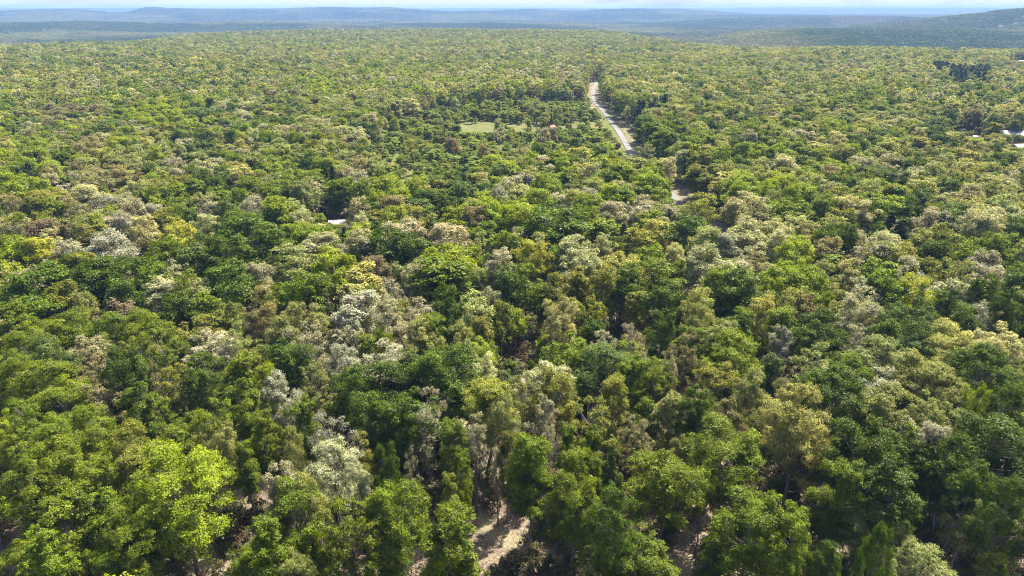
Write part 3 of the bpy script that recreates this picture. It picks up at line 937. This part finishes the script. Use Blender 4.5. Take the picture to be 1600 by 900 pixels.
for px, py, z in ROOFS:
    for dx in (-9, -4, 0, 4, 9):
        if px < 700 or px > 1570 or abs(dx) < 5: SIGHT.append((px + dx, py + (1 if px > 900 else 2), z))
SIGHT.append((1059, 317, 0.0))
NEARG = [(780, 858), (745, 880), (772, 815), (700, 885), (760, 840), (795, 835), (720, 862), (320, 885), (350, 872), (1085, 830), (1090, 860), (1220, 875), (1240, 890), (1592, 860),
         (770, 890), (800, 880), (300, 895)]
for px, py in NEARG: SIGHT.append((px, py, 0.0))
gone = np.zeros(len(T), bool)
for px, py, z in SIGHT:
    X, Y = at(px, py, z)
    D = math.hypot(X, Y)
    ux, uy = X / D, Y / D
    s = T[:, 0] * ux + T[:, 1] * uy
    lat = np.abs(T[:, 0] * uy - T[:, 1] * ux)
    zl = CAM_Z + (z - CAM_Z) * s / D
    hit = (s < D + 1) & (s > 20) & (lat < T[:, 2] * 0.92 + 0.3) & (TZ + T[:, 3] > zl - 0.3)
    if D < 100:
        hit &= (TZ + T[:, 3] * 0.28 < zl)
        hit &= (SC != 1)
    newh = zl - 0.4 - TZ
    idx = np.where(hit)[0]
    for i in idx:
        if newh[i] < 2.5: gone[i] = True
        else:
            f = max(newh[i] / T[i, 3], 0.45)
            T[i, 3] = newh[i]; T[i, 2] *= f
ok = ~gone
T, TZ, SC = T[ok], TZ[ok], SC[ok]
K = [k_ for k_, o_ in zip(K, ok) if o_]

def tints(kind, rl):
    c1, c2 = KINDS[kind][2], KINDS[kind][3]
    b = rl.uniform(0.84, 1.18)
    h = rl.uniform(-0.06, 0.06)
    f = (b * (1 + h), b, b * (1 - h * 0.8) * rl.uniform(0.75, 1.05))
    return [c1[i] * f[i] for i in range(3)], [c2[i] * f[i] for i in range(3)]

# ------------------------------------------------------------------ which trees are things: the 300 that show largest
ppx, ppy, pdep = proj(T[:, 0], T[:, 1], TZ + T[:, 3] * 0.6)
tx_, ty_, _ = proj(T[:, 0], T[:, 1], TZ + T[:, 3])
bx_, by_, _ = proj(T[:, 0], T[:, 1], TZ + T[:, 3] * 0.3)
hw = T[:, 2] * FPX / np.maximum(pdep, 1)
inframe = (T[:, 3] > 8) & (SC != 2) & (pdep > 5) & (ppx > -hw * 0.4) & (ppx < 1600 + hw * 0.4) & (ty_ < 880) & (SC != 2)
order = np.argsort(np.where(inframe, pdep, 1e9))
HEROES = [int(i) for i in order[:300]]
hero_set = set(HEROES)

NAME_OF = {'c': 'flowering_tree', 'w': 'flowering_tree', 's': 'bare_tree', 'e': 'evergreen_tree'}
SPECIAL = {0: 'broad sunlit yellow-green oak standing over bare soil, front left',
           1: 'lone dense green tree with straight bare trunk beside the dirt clearing'}
FIXED = {314: SPECIAL[0], 828: SPECIAL[1],
         893: 'fresh green tree just right of the lone dark tree by the clearing',
         1290: 'narrow leaning fresh green tree right of a bare soil patch, front right',
         1350: 'round greyish green tree with visible limbs at the bottom edge, right of centre',
         1482: 'pale yellowish green tree with upright narrow crown at the bottom right',
         778: 'slim nearly bare tree on the far rim of the dirt clearing',
         670: 'tall grey barely leafed tree behind the front trees, left of the dirt clearing'}
fixed_by_xy = {}
for t in TREES:
    if t[0] in FIXED and len(t) > 4:
        x, y = at(t[0], t[4], 0)
        fixed_by_xy[(round(x, 2), round(y, 2))] = FIXED[t[0]]

def place_words(i):
    x, y = ppx[i], (ty_[i] + by_[i]) / 2
    cols = [(110, 'by the left edge'), (320, 'far left'), (520, 'left'), (700, 'left of centre'), (880, 'centre'), (1060, 'right of centre'),
            (1270, 'right'), (1480, 'far right'), (9999, 'by the right edge')]
    rows = [(455, 'back rows'), (520, 'upper middle'), (590, 'middle rows'), (670, 'lower middle'), (760, 'lower rows'), (9999, 'front row')]
    c = next(n for lim, n in cols if x < lim)
    r = next(n for lim, n in rows if y < lim)
    return r + ' ' + c

SHORT = {'g': 'green', 'd': 'dark green', 'y': 'yellow-green', 'o': 'olive', 'p': 'sage', 'c': 'cream', 'w': 'greyish cream', 't': 'tan', 'b': 'brown', 'r': 'reddish',
         's': 'bare grey', 'k': 'bluish', 'e': 'evergreen', 'Y': 'lemon'}
def neighbour(i, dx, dy):
    best, bi = 1e9, None
    for j in HEROES:
        if j == i: continue
        vx, vy = ppx[j] - ppx[i], (ppy[j] - ppy[i]) * 1.6
        dd = math.hypot(vx, vy)
        if dd > 170: continue
        cs = (vx * dx + vy * dy) / (dd + 1e-6)
        if cs < 0.7: continue
        if dd < best: best, bi = dd, j
    return SHORT[K[bi]] if bi is not None else None

def size_word(i):
    a = T[i, 3] / (2 * T[i, 2])
    w = hw[i] * 2
    if T[i, 3] < 11: return 'low'
    if a > 2.6: return 'slender'
    if a < 1.45: return 'broad'
    return 'tall' if T[i, 3] > 17.3 else 'rounded'

cand = {}
for i in HEROES:
    look = KINDS[K[i]][0]
    size = size_word(i)
    nb = [(w, neighbour(i, *v)) for w, v in (('left', (-1, 0)), ('right', (1, 0)), ('in front', (0, 1)), ('behind', (0, -1)))]
    base = f'{size} {look} tree, {place_words(i)}'
    opts = [base]
    nbs = [f'{c} tree {"on its " + w if w in ("left", "right") else w}' for w, c in nb if c]
    opts += [base + ', ' + s for s in nbs]
    for a in range(len(nbs)):
        for b in range(a + 1, len(nbs)):
            opts.append(base + ', ' + nbs[a].replace(' tree', '') + ', ' + nbs[b].replace(' tree', ''))
    cand[i] = [o for o in opts if len(o.split()) <= 16] + [base]
ORD = ['first', 'second', 'third', 'fourth', 'fifth', 'sixth', 'seventh', 'eighth', 'ninth', 'tenth', 'eleventh', 'twelfth']
labels = {}
count = {}
for i in HEROES:
    for o in set(cand[i]): count[o] = count.get(o, 0) + 1
for i in HEROES:
    key = (round(float(T[i, 0]), 2), round(float(T[i, 1]), 2))
    if key in fixed_by_xy:
        labels[i] = fixed_by_xy[key]; continue
    pick_ = next((o for o in sorted(cand[i], key=lambda q: -len(q.split())) if count[o] == 1), None)
    labels[i] = pick_
rest = {}
for i in HEROES:
    if labels[i] is None: rest.setdefault(f'{KINDS[K[i]][0]} tree|{place_words(i)}', []).append(i)
for k_, lst in rest.items():
    a, b = k_.split('|')
    same = sorted([j for j in HEROES if K[j] == K[lst[0]] and place_words(j) == b], key=lambda j: ppx[j])
    for j in lst:
        labels[j] = f'{a} {b}, {ORD[min(same.index(j), 11)]} from left among alike ones'
print('labels unique', len(set(labels.values())), 'of', len(labels), 'ordinal', sum(len(v) for v in rest.values()))

rl = random.Random(31)
for i in HEROES:
    x, y, R, h = [float(v) for v in T[i]]
    kind = K[i]
    forms = KINDS[kind][1]
    asp = h / (2 * R)
    if kind == 's': form = 'sparse'
    elif asp > 2.35 and 'tall' in forms: form = 'tall'
    elif asp < 1.75 and 'broad' in forms: form = 'broad'
    else:
        fs = [f for f in forms if f not in ('tall',)] or list(forms)
        form = rl.choice(fs)
    key = (round(x, 2), round(y, 2))
    if labels[i] == FIXED[828]: form = 'column'
    if labels[i] == FIXED[314]: form = 'broad'
    trunk_me, crown_me = rl.choice(HERO[form])
    if labels[i] in (FIXED[828], FIXED[314]): trunk_me, crown_me = HERO[form][1]
    R0, _, zt, *_ = FORMS[form]
    root = empty(NAME_OF.get(kind, 'broadleaf_tree'), (x, y, float(TZ[i])), rl.uniform(0, 6.28))
    s = R / R0
    root.scale = (s, s * rl.uniform(0.92, 1.08), h / zt)
    tag(root, labels[i], 'tree', 'trees nearest the camera')
    tr = new_mesh_obj('trunk', trunk_me, root)
    cr = new_mesh_obj('crown', crown_me, root)
    c1, c2 = tints(kind, rl)
    cr['leaf_rgb'] = c1
    cr['leaf_rgb2'] = c2

# ------------------------------------------------------------------ the rest of the forest: one object
def scatter(name, coll, P, rot, scl, idx, c1, c2):
    me = bpy.data.meshes.new(name)
    me.vertices.add(len(P))
    me.vertices.foreach_set('co', np.asarray(P, np.float32).reshape(-1))
    def att(nm, typ, arr, key):
        a = me.attributes.new(nm, typ, 'POINT')
        a.data.foreach_set(key, arr.reshape(-1))
    att('rot', 'FLOAT_VECTOR', np.asarray(rot, np.float32), 'vector')
    att('scl', 'FLOAT_VECTOR', np.asarray(scl, np.float32), 'vector')
    att('leaf_rgb', 'FLOAT_VECTOR', np.asarray(c1, np.float32), 'vector')
    att('leaf_rgb2', 'FLOAT_VECTOR', np.asarray(c2, np.float32), 'vector')
    att('which', 'INT', np.asarray(idx, np.int32), 'value')
    me.update()
    o = new_mesh_obj(name, me)
    ng = bpy.data.node_groups.new(name + '_scatter', 'GeometryNodeTree')
    ng.interface.new_socket('Geometry', in_out='INPUT', socket_type='NodeSocketGeometry')
    ng.interface.new_socket('Geometry', in_out='OUTPUT', socket_type='NodeSocketGeometry')
    gi, go = ng.nodes.new('NodeGroupInput'), ng.nodes.new('NodeGroupOutput')
    ci = ng.nodes.new('GeometryNodeCollectionInfo')
    ci.inputs['Collection'].default_value = coll
    ci.inputs['Separate Children'].default_value = True
    ci.inputs['Reset Children'].default_value = True
    iop = ng.nodes.new('GeometryNodeInstanceOnPoints')
    iop.inputs['Pick Instance'].default_value = True
    def named(nm, dt):
        n = ng.nodes.new('GeometryNodeInputNamedAttribute')
        n.data_type = dt
        n.inputs['Name'].default_value = nm
        return n.outputs['Attribute']
    e2r = ng.nodes.new('FunctionNodeEulerToRotation')
    L = ng.links.new
    L(gi.outputs[0], iop.inputs['Points'])
    L(ci.outputs[0], iop.inputs['Instance'])
    L(named('which', 'INT'), iop.inputs['Instance Index'])
    L(named('rot', 'FLOAT_VECTOR'), e2r.inputs[0])
    L(e2r.outputs[0], iop.inputs['Rotation'])
    L(named('scl', 'FLOAT_VECTOR'), iop.inputs['Scale'])
    L(iop.outputs[0], go.inputs[0])
    md = o.modifiers.new('scatter', 'NODES')
    md.node_group = ng
    o['kind'] = 'stuff'
    return o

P, RO, SCL, IX, C1, C2 = [], [], [], [], [], []
for i in range(len(T)):
    if i in hero_set: continue
    x, y, R, h = T[i]
    d = math.hypot(x, y)
    kind = K[i]
    lod = 'mid' if d < 480 else 'far'
    forms = KINDS[kind][1]
    form = 'cone' if (kind == 'e' or (SC[i] == 2 and rl.random() < 0.08)) else rl.choice(forms)
    if form == 'sparse' and lod == 'far': form = 'open'
    lst = PROTO_IDX[(lod, form)]
    R0, _, zt, *_ = FORMS[form]
    P.append((x, y, TZ[i] - 0.1)); RO.append((rl.uniform(-.05, .05), rl.uniform(-.05, .05), rl.uniform(0, 6.28)))
    SCL.append((R / R0, R / R0 * rl.uniform(.9, 1.1), h / zt)); IX.append(rl.choice(lst))
    c1, c2 = tints(kind, rl)
    C1.append(c1); C2.append(c2)
n_single = len(P)
# woodland patches beyond the plateau
rg = np.random.default_rng(5)
cell = 58.0
n = int(7600 / cell)
gx, gy = np.meshgrid(np.arange(-n, n + 1), np.arange(0, n + 1))
qx = (gx + rg.uniform(-.2, .2, gx.shape)) * cell; qy = (gy + rg.uniform(-.2, .2, gy.shape)) * cell
qr = np.hypot(qx, qy); qa = np.degrees(np.arctan2(qx, qy))
qe = np.interp(az_to_px(np.radians(qa)), *EDGE)
k = (qr < 7600) & (np.abs(qa) < 42) & (qr > np.maximum(qe + 250, 900))
qx, qy, qr = qx[k], qy[k], qr[k]
qz = terrain(qx, qy)
gxz = (terrain(qx + 25, qy) - terrain(qx - 25, qy)) / 50
gyz = (terrain(qx, qy + 25) - terrain(qx, qy - 25)) / 50
qpx, qpy, _ = proj(qx, qy, qz + 12)
dark = vnoise(qx, qy, 520, 401) * 0.6 + vnoise(qx, qy, 170, 402) * 0.4
warm = vnoise(qx, qy, 300, 403)
strip = inside([(1288, 27), (1402, 28), (1410, 40), (1320, 44)], qpx, qpy) & (qr > 3700) & (qr < 5000)
band = (qr > 3900) & (qr < 5000) & (qpx > 1000) & (qpx < 1420)
npatch = 0
for i in range(len(qx)):
    a = np.array([0.060, 0.095, 0.022]); b = np.array([0.21, 0.225, 0.07]); w = np.array([0.20, 0.165, 0.095])
    f = float(sstep(0.35, 0.65, dark[i]))
    if band[i]: f *= 0.15
    c1 = a * (1 - f) + b * f
    g = float(sstep(0.45, 0.7, warm[i])) * (0.2 if band[i] else 0.75)
    c2 = c1 * (1 - g) + w * g
    if strip[i]: c1 = np.array([0.19, 0.15, 0.11]); c2 = np.array([0.16, 0.13, 0.09])
    P.append((qx[i], qy[i], qz[i])); RO.append((math.atan(gyz[i]), -math.atan(gxz[i]), 0))
    s = rl.uniform(.95, 1.1)
    SCL.append((s * rl.choice((-1, 1)), s * rl.choice((-1, 1)), rl.uniform(.85, 1.15))); IX.append(rl.choice(PROTO_IDX[('patch', 'x')]))
    C1.append(c1 * rl.uniform(.85, 1.15)); C2.append(c2)
    npatch += 1
forest = scatter('forest', PROTO, P, RO, SCL, IX, C1, C2)
tag(forest, 'mixed spring woodland covering the plateau and far hills', 'forest', kind='stuff')
print('single trees', n_single, 'patches', npatch)

# ------------------------------------------------------------------ undergrowth near the camera: one object
rg = np.random.default_rng(77)
n = 9000
aa = rg.uniform(-0.8, 0.8, n); dd = np.sqrt(rg.uniform(40 ** 2, 190 ** 2, n))
ux, uy = dd * np.sin(aa), dd * np.cos(aa)
upx, upy, _ = proj(ux, uy, 0 * ux)
openp = np.zeros(n, bool)
for poly in BARE: openp |= inside(poly, upx, upy)
dens = vnoise(ux, uy, 9, 88)
k = (~openp | (rg.uniform(size=n) < 0.18)) & (dens > 0.38)
ux, uy = ux[k], uy[k]
n = len(ux)
uz = terrain(ux, uy)
s = rg.uniform(0.4, 1.5, n)
cols = np.array([(0.16, 0.12, 0.07), (0.12, 0.14, 0.035), (0.09, 0.14, 0.025), (0.20, 0.17, 0.09)])
ci_ = rg.integers(0, 4, n)
c1 = cols[ci_] * rg.uniform(.8, 1.2, (n, 1)); c2 = cols[rg.integers(0, 4, n)]
ug = scatter('undergrowth', BUSHES, np.stack([ux, uy, uz], -1), np.stack([0 * ux, 0 * ux, rg.uniform(0, 6.28, n)], -1),
             np.stack([s, s, s * rg.uniform(.7, 1.3, n)], -1), rg.integers(0, 4, n), c1, c2)
tag(ug, 'low brown and green brush on the forest floor', 'undergrowth', kind='stuff')

# ------------------------------------------------------------------ buildings, vehicles and other small things in gaps
def box(bm, x0, x1, y0, y1, z0, z1):
    v = [bm.verts.new(p) for p in ((x0, y0, z0), (x1, y0, z0), (x1, y1, z0), (x0, y1, z0), (x0, y0, z1), (x1, y0, z1), (x1, y1, z1), (x0, y1, z1))]
    for f in ((0, 3, 2, 1), (4, 5, 6, 7), (0, 1, 5, 4), (1, 2, 6, 5), (2, 3, 7, 6), (3, 0, 4, 7)):
        bm.faces.new([v[i] for i in f])

def part(name, mat, parent, fn, bevel=0.0):
    bm = bmesh.new()
    fn(bm)
    if bevel:
        bmesh.ops.bevel(bm, geom=bm.edges[:], offset=bevel, segments=2, affect='EDGES')
    me = bpy.data.meshes.new(name)
    bm.to_mesh(me); bm.free()
    me.materials.append(mat)
    return new_mesh_obj(name, me, parent)

GLASS = simple_material('window_glass', (0.03, 0.04, 0.05), 0.12)
TRIM = simple_material('white_trim', (0.72, 0.71, 0.68), 0.6, (0.6, 0.58, 0.55), 3)
def house(name, loc, rz, w, l, hw_, rise, wall_mat, roof_mat, label, cat, extra=0.5):
    r = empty(name, loc, rz)
    tag(r, label, cat)
    part('wall', wall_mat, r, lambda bm: box(bm, -l / 2, l / 2, -w / 2, w / 2, -0.3, hw_))
    def gab(bm):
        for sx_ in (-1, 1):
            x0 = sx_ * (l / 2) - 0.06; x1 = x0 + 0.12
            vs = [bm.verts.new(p) for p in ((x0, -w / 2, hw_), (x0, w / 2, hw_), (x0, 0, hw_ + rise), (x1, -w / 2, hw_), (x1, w / 2, hw_), (x1, 0, hw_ + rise))]
            for f in ((0, 2, 1), (3, 4, 5), (0, 1, 4, 3), (1, 2, 5, 4), (2, 0, 3, 5)): bm.faces.new([vs[i] for i in f])
    part('gable', wall_mat, r, gab)
    def roof(bm):
        e = extra
        sl_ = rise / (w / 2)
        for s_ in (-1, 1):
            y0, y1 = s_ * (w / 2 + e), 0.0
            z0, z1 = hw_ - e * sl_ + 0.06, hw_ + rise + 0.06
            vs = []
            for dz in (0, 0.14):
                vs += [bm.verts.new(p) for p in ((-l / 2 - e, y0, z0 + dz), (l / 2 + e, y0, z0 + dz), (l / 2 + e, y1, z1 + dz), (-l / 2 - e, y1, z1 + dz))]
            for f in ((0, 3, 2, 1), (4, 5, 6, 7), (0, 1, 5, 4), (1, 2, 6, 5), (2, 3, 7, 6), (3, 0, 4, 7)): bm.faces.new([vs[i] for i in f])
        k = -l / 2
        while k < l / 2:       # standing seams
            for s_ in (-1, 1):
                vs = [bm.verts.new(p) for p in ((k, s_ * (w / 2 + e), hw_ - e * sl_ + 0.25), (k + 0.06, s_ * (w / 2 + e), hw_ - e * sl_ + 0.25), (k + 0.06, 0, hw_ + rise + 0.25), (k, 0, hw_ + rise + 0.25))]
                bm.faces.new(vs)
            k += 0.9
    rf = part('roof', roof_mat, r, roof)
    d = part('door', TRIM, r, lambda bm: box(bm, -0.45, 0.45, -w / 2 - 0.05, -w / 2 + 0.02, 0.0, 2.05))
    part('handle', GLASS, d, lambda bm: box(bm, 0.3, 0.38, -w / 2 - 0.1, -w / 2 - 0.06, 1.0, 1.1))
    nwin = max(2, int(l / 3.2))
    for k in range(nwin):
        x = -l / 2 + (k + 0.5) * l / nwin
        if abs(x) < 1.0: continue
        wnd = part('window', TRIM, r, lambda bm: box(bm, x - 0.55, x + 0.55, -w / 2 - 0.05, -w / 2 + 0.02, 1.0, 2.1))
        part('pane', GLASS, wnd, lambda bm: box(bm, x - 0.45, x + 0.45, -w / 2 - 0.08, -w / 2 - 0.055, 1.1, 2.0))
    return r

def gp(px, py, z):
    x, y = at(px, py, z)
    return (x, y, float(terrain(x, y)))

WALL_W = simple_material('white_siding', (0.42, 0.43, 0.42), 0.7, (0.33, 0.33, 0.32), 1.5, stretch=(0.2, 0.2, 6))
WALL_G = simple_material('weathered_siding', (0.30, 0.27, 0.24), 0.85, (0.22, 0.2, 0.18), 1.5, stretch=(0.2, 0.2, 6))
ROOF_P = simple_material('pale_metal_roof', (0.50, 0.43, 0.42), 0.6, (0.36, 0.30, 0.29), 1.2, lo=0.4, hi=0.7)
ROOF_G = simple_material('galvanised_roof', (0.30, 0.32, 0.35), 0.6, (0.21, 0.23, 0.26), 1.0, lo=0.45, hi=0.7)
ROOF_R = simple_material('red_metal_roof', (0.55, 0.07, 0.10), 0.5, (0.42, 0.05, 0.07), 1.0)
house('shed', gp(527, 343, 3.4), 0.15, 4.0, 5.0, 2.4, 1.0, WALL_G, ROOF_P, 'small shed with a pale pinkish metal roof hidden between trees, left of centre', 'shed', 0.3)
house('farm_building', gp(1588, 205, 4.6), -0.1, 9, 20, 3.4, 1.7, WALL_W, ROOF_G, 'long low white building with silvery metal roof at the right edge', 'building')
house('outbuilding', gp(1598, 227, 2.6), 0.1, 5, 9, 2.3, 0.9, WALL_W, ROOF_G, 'smaller pale outbuilding in front of the long silvery roof', 'shed', 0.3)
house('barn', gp(862, 196, 5.0), 1.1, 4.2, 4.6, 3.0, 1.6, WALL_G, ROOF_R, 'small barn with a pinkish red roof beside the grassy meadow', 'barn', 0.4)
house('distant_house', gp(1490, 82, 6), 0.2, 8, 17, 3.2, 2.2, WALL_W, ROOF_G, 'white roofed house far off in the woods, upper right', 'house')
house('distant_house', gp(1596, 93, 6), -0.3, 8, 22, 3.2, 2.2, WALL_W, ROOF_G, 'pale roofed house far off at the very right edge', 'house')

CARW = simple_material('white_car_paint', (0.6, 0.6, 0.6), 0.3)
CARD = simple_material('dark_car_paint', (0.05, 0.06, 0.09), 0.3)
TYRE = simple_material('tyre_rubber', (0.03, 0.03, 0.03), 0.9)
LAMP = simple_material('headlight_glass', (0.7, 0.7, 0.65), 0.2)
def vehicle(name, loc, rz, paint, label, van=False):
    r = empty(name, loc, rz); tag(r, label, 'van' if van else 'car')
    L_, W_ = (5.2, 1.9) if van else (4.5, 1.8)
    prof = [(-L_ / 2, .45), (-L_ / 2, 1.0), (-L_ / 2 + 0.1, 1.95 if van else 1.05), (L_ * .1, 1.98 if van else 1.45), (L_ * .30, 1.2 if van else 1.0), (L_ / 2 - .1, .95 if van else .8), (L_ / 2, .45)]
    if not van: prof.insert(3, (-L_ * .28, 1.45))
    def body(bm):
        a = [bm.verts.new((x, -W_ / 2, z)) for x, z in prof]; b = [bm.verts.new((x, W_ / 2, z)) for x, z in prof]
        bm.faces.new(a[::-1]); bm.faces.new(b)
        for i in range(len(prof)):
            j = (i + 1) % len(prof)
            bm.faces.new((a[i], a[j], b[j], b[i]))
        bmesh.ops.recalc_face_normals(bm, faces=bm.faces)
    part('body', paint, r, body, 0.06)
    for s_ in (-1, 1):
        part('window', GLASS, r, lambda bm: box(bm, -L_ * .25, L_ * .1, min(s_ * W_ / 2, s_ * (W_ / 2 + .015)), max(s_ * W_ / 2, s_ * (W_ / 2 + .015)), 1.05, 1.38 if not van else 1.65))
        part('headlight', LAMP, r, lambda bm: box(bm, L_ / 2 - 0.04, L_ / 2 + .02, s_ * W_ * .36 - .15, s_ * W_ * .36 + .15, .62, .76))
        for e in (-1, 1):
            def wh(bm):
                res = bmesh.ops.create_cone(bm, cap_ends=True, segments=18, radius1=.33, radius2=.33, depth=.22)
                bmesh.ops.rotate(bm, verts=res['verts'], matrix=Euler((math.pi / 2, 0, 0)).to_matrix())
                bmesh.ops.translate(bm, verts=res['verts'], vec=(e * L_ * .31, s_ * (W_ / 2 - .08), .33))
            part('wheel', TYRE, r, wh)
vehicle('parked_van', gp(1507, 204, 1.0), 0.2, CARW, 'white van parked in the clearing near the right edge', True)
vehicle('parked_car', gp(1523, 213, 0.8), 1.2, CARW, 'white car parked below the van near the right edge')
vehicle('parked_car', gp(865, 215, 0.8), 0.5, CARW, 'small white car parked in front of the red roofed barn')

# white tarp lying over something in a gap in the canopy
def tarp(bm):
    bmesh.ops.create_grid(bm, x_segments=14, y_segments=10, size=1.0)
    for v in bm.verts:
        x, y = v.co.x, v.co.y
        v.co.x *= 1.1; v.co.y *= 0.8
        v.co.z = 1.3 * max(0, 1 - abs(y)) ** 0.6 * (1 - 0.25 * abs(x)) + 0.10 * math.sin(7 * x + 3 * y) + 0.07 * math.sin(11 * y - 4 * x)
    ex = bmesh.ops.extrude_face_region(bm, geom=bm.faces[:])
    bmesh.ops.translate(bm, verts=[g for g in ex['geom'] if isinstance(g, bmesh.types.BMVert)], vec=(0, 0, 0.02))
TARP = simple_material('tarpaulin', (0.6, 0.64, 0.72), 0.6, (0.48, 0.52, 0.6), 2)
tp = part('tarp', TARP, None, tarp)
tp.location = gp(829, 556, 1.0)
tag(tp, 'small bluish white tarp showing through a gap in the canopy near the centre', 'tarp')

# ------------------------------------------------------------------ the air
def build_haze():
    bm = bmesh.new()
    box(bm, -14300, 14300, -14300, 14300, -75, 108)
    bmesh.ops.recalc_face_normals(bm, faces=bm.faces)
    me = bpy.data.meshes.new('haze'); bm.to_mesh(me); bm.free()
    m = bpy.data.materials.new('haze_air')
    m.use_nodes = True
    nt = m.node_tree
    nt.nodes.clear()
    out = N(nt, 'ShaderNodeOutputMaterial')
    v = N(nt, 'ShaderNodeVolumePrincipled')
    v.inputs['Color'].default_value = HAZE_COLOR
    v.inputs['Density'].default_value = HAZE_DENSITY
    v.inputs['Anisotropy'].default_value = 0.0
    nt.links.new(v.outputs[0], out.inputs['Volume'])
    me.materials.append(m)
    o = new_mesh_obj('haze', me)
    o['kind'] = 'stuff'
build_haze()
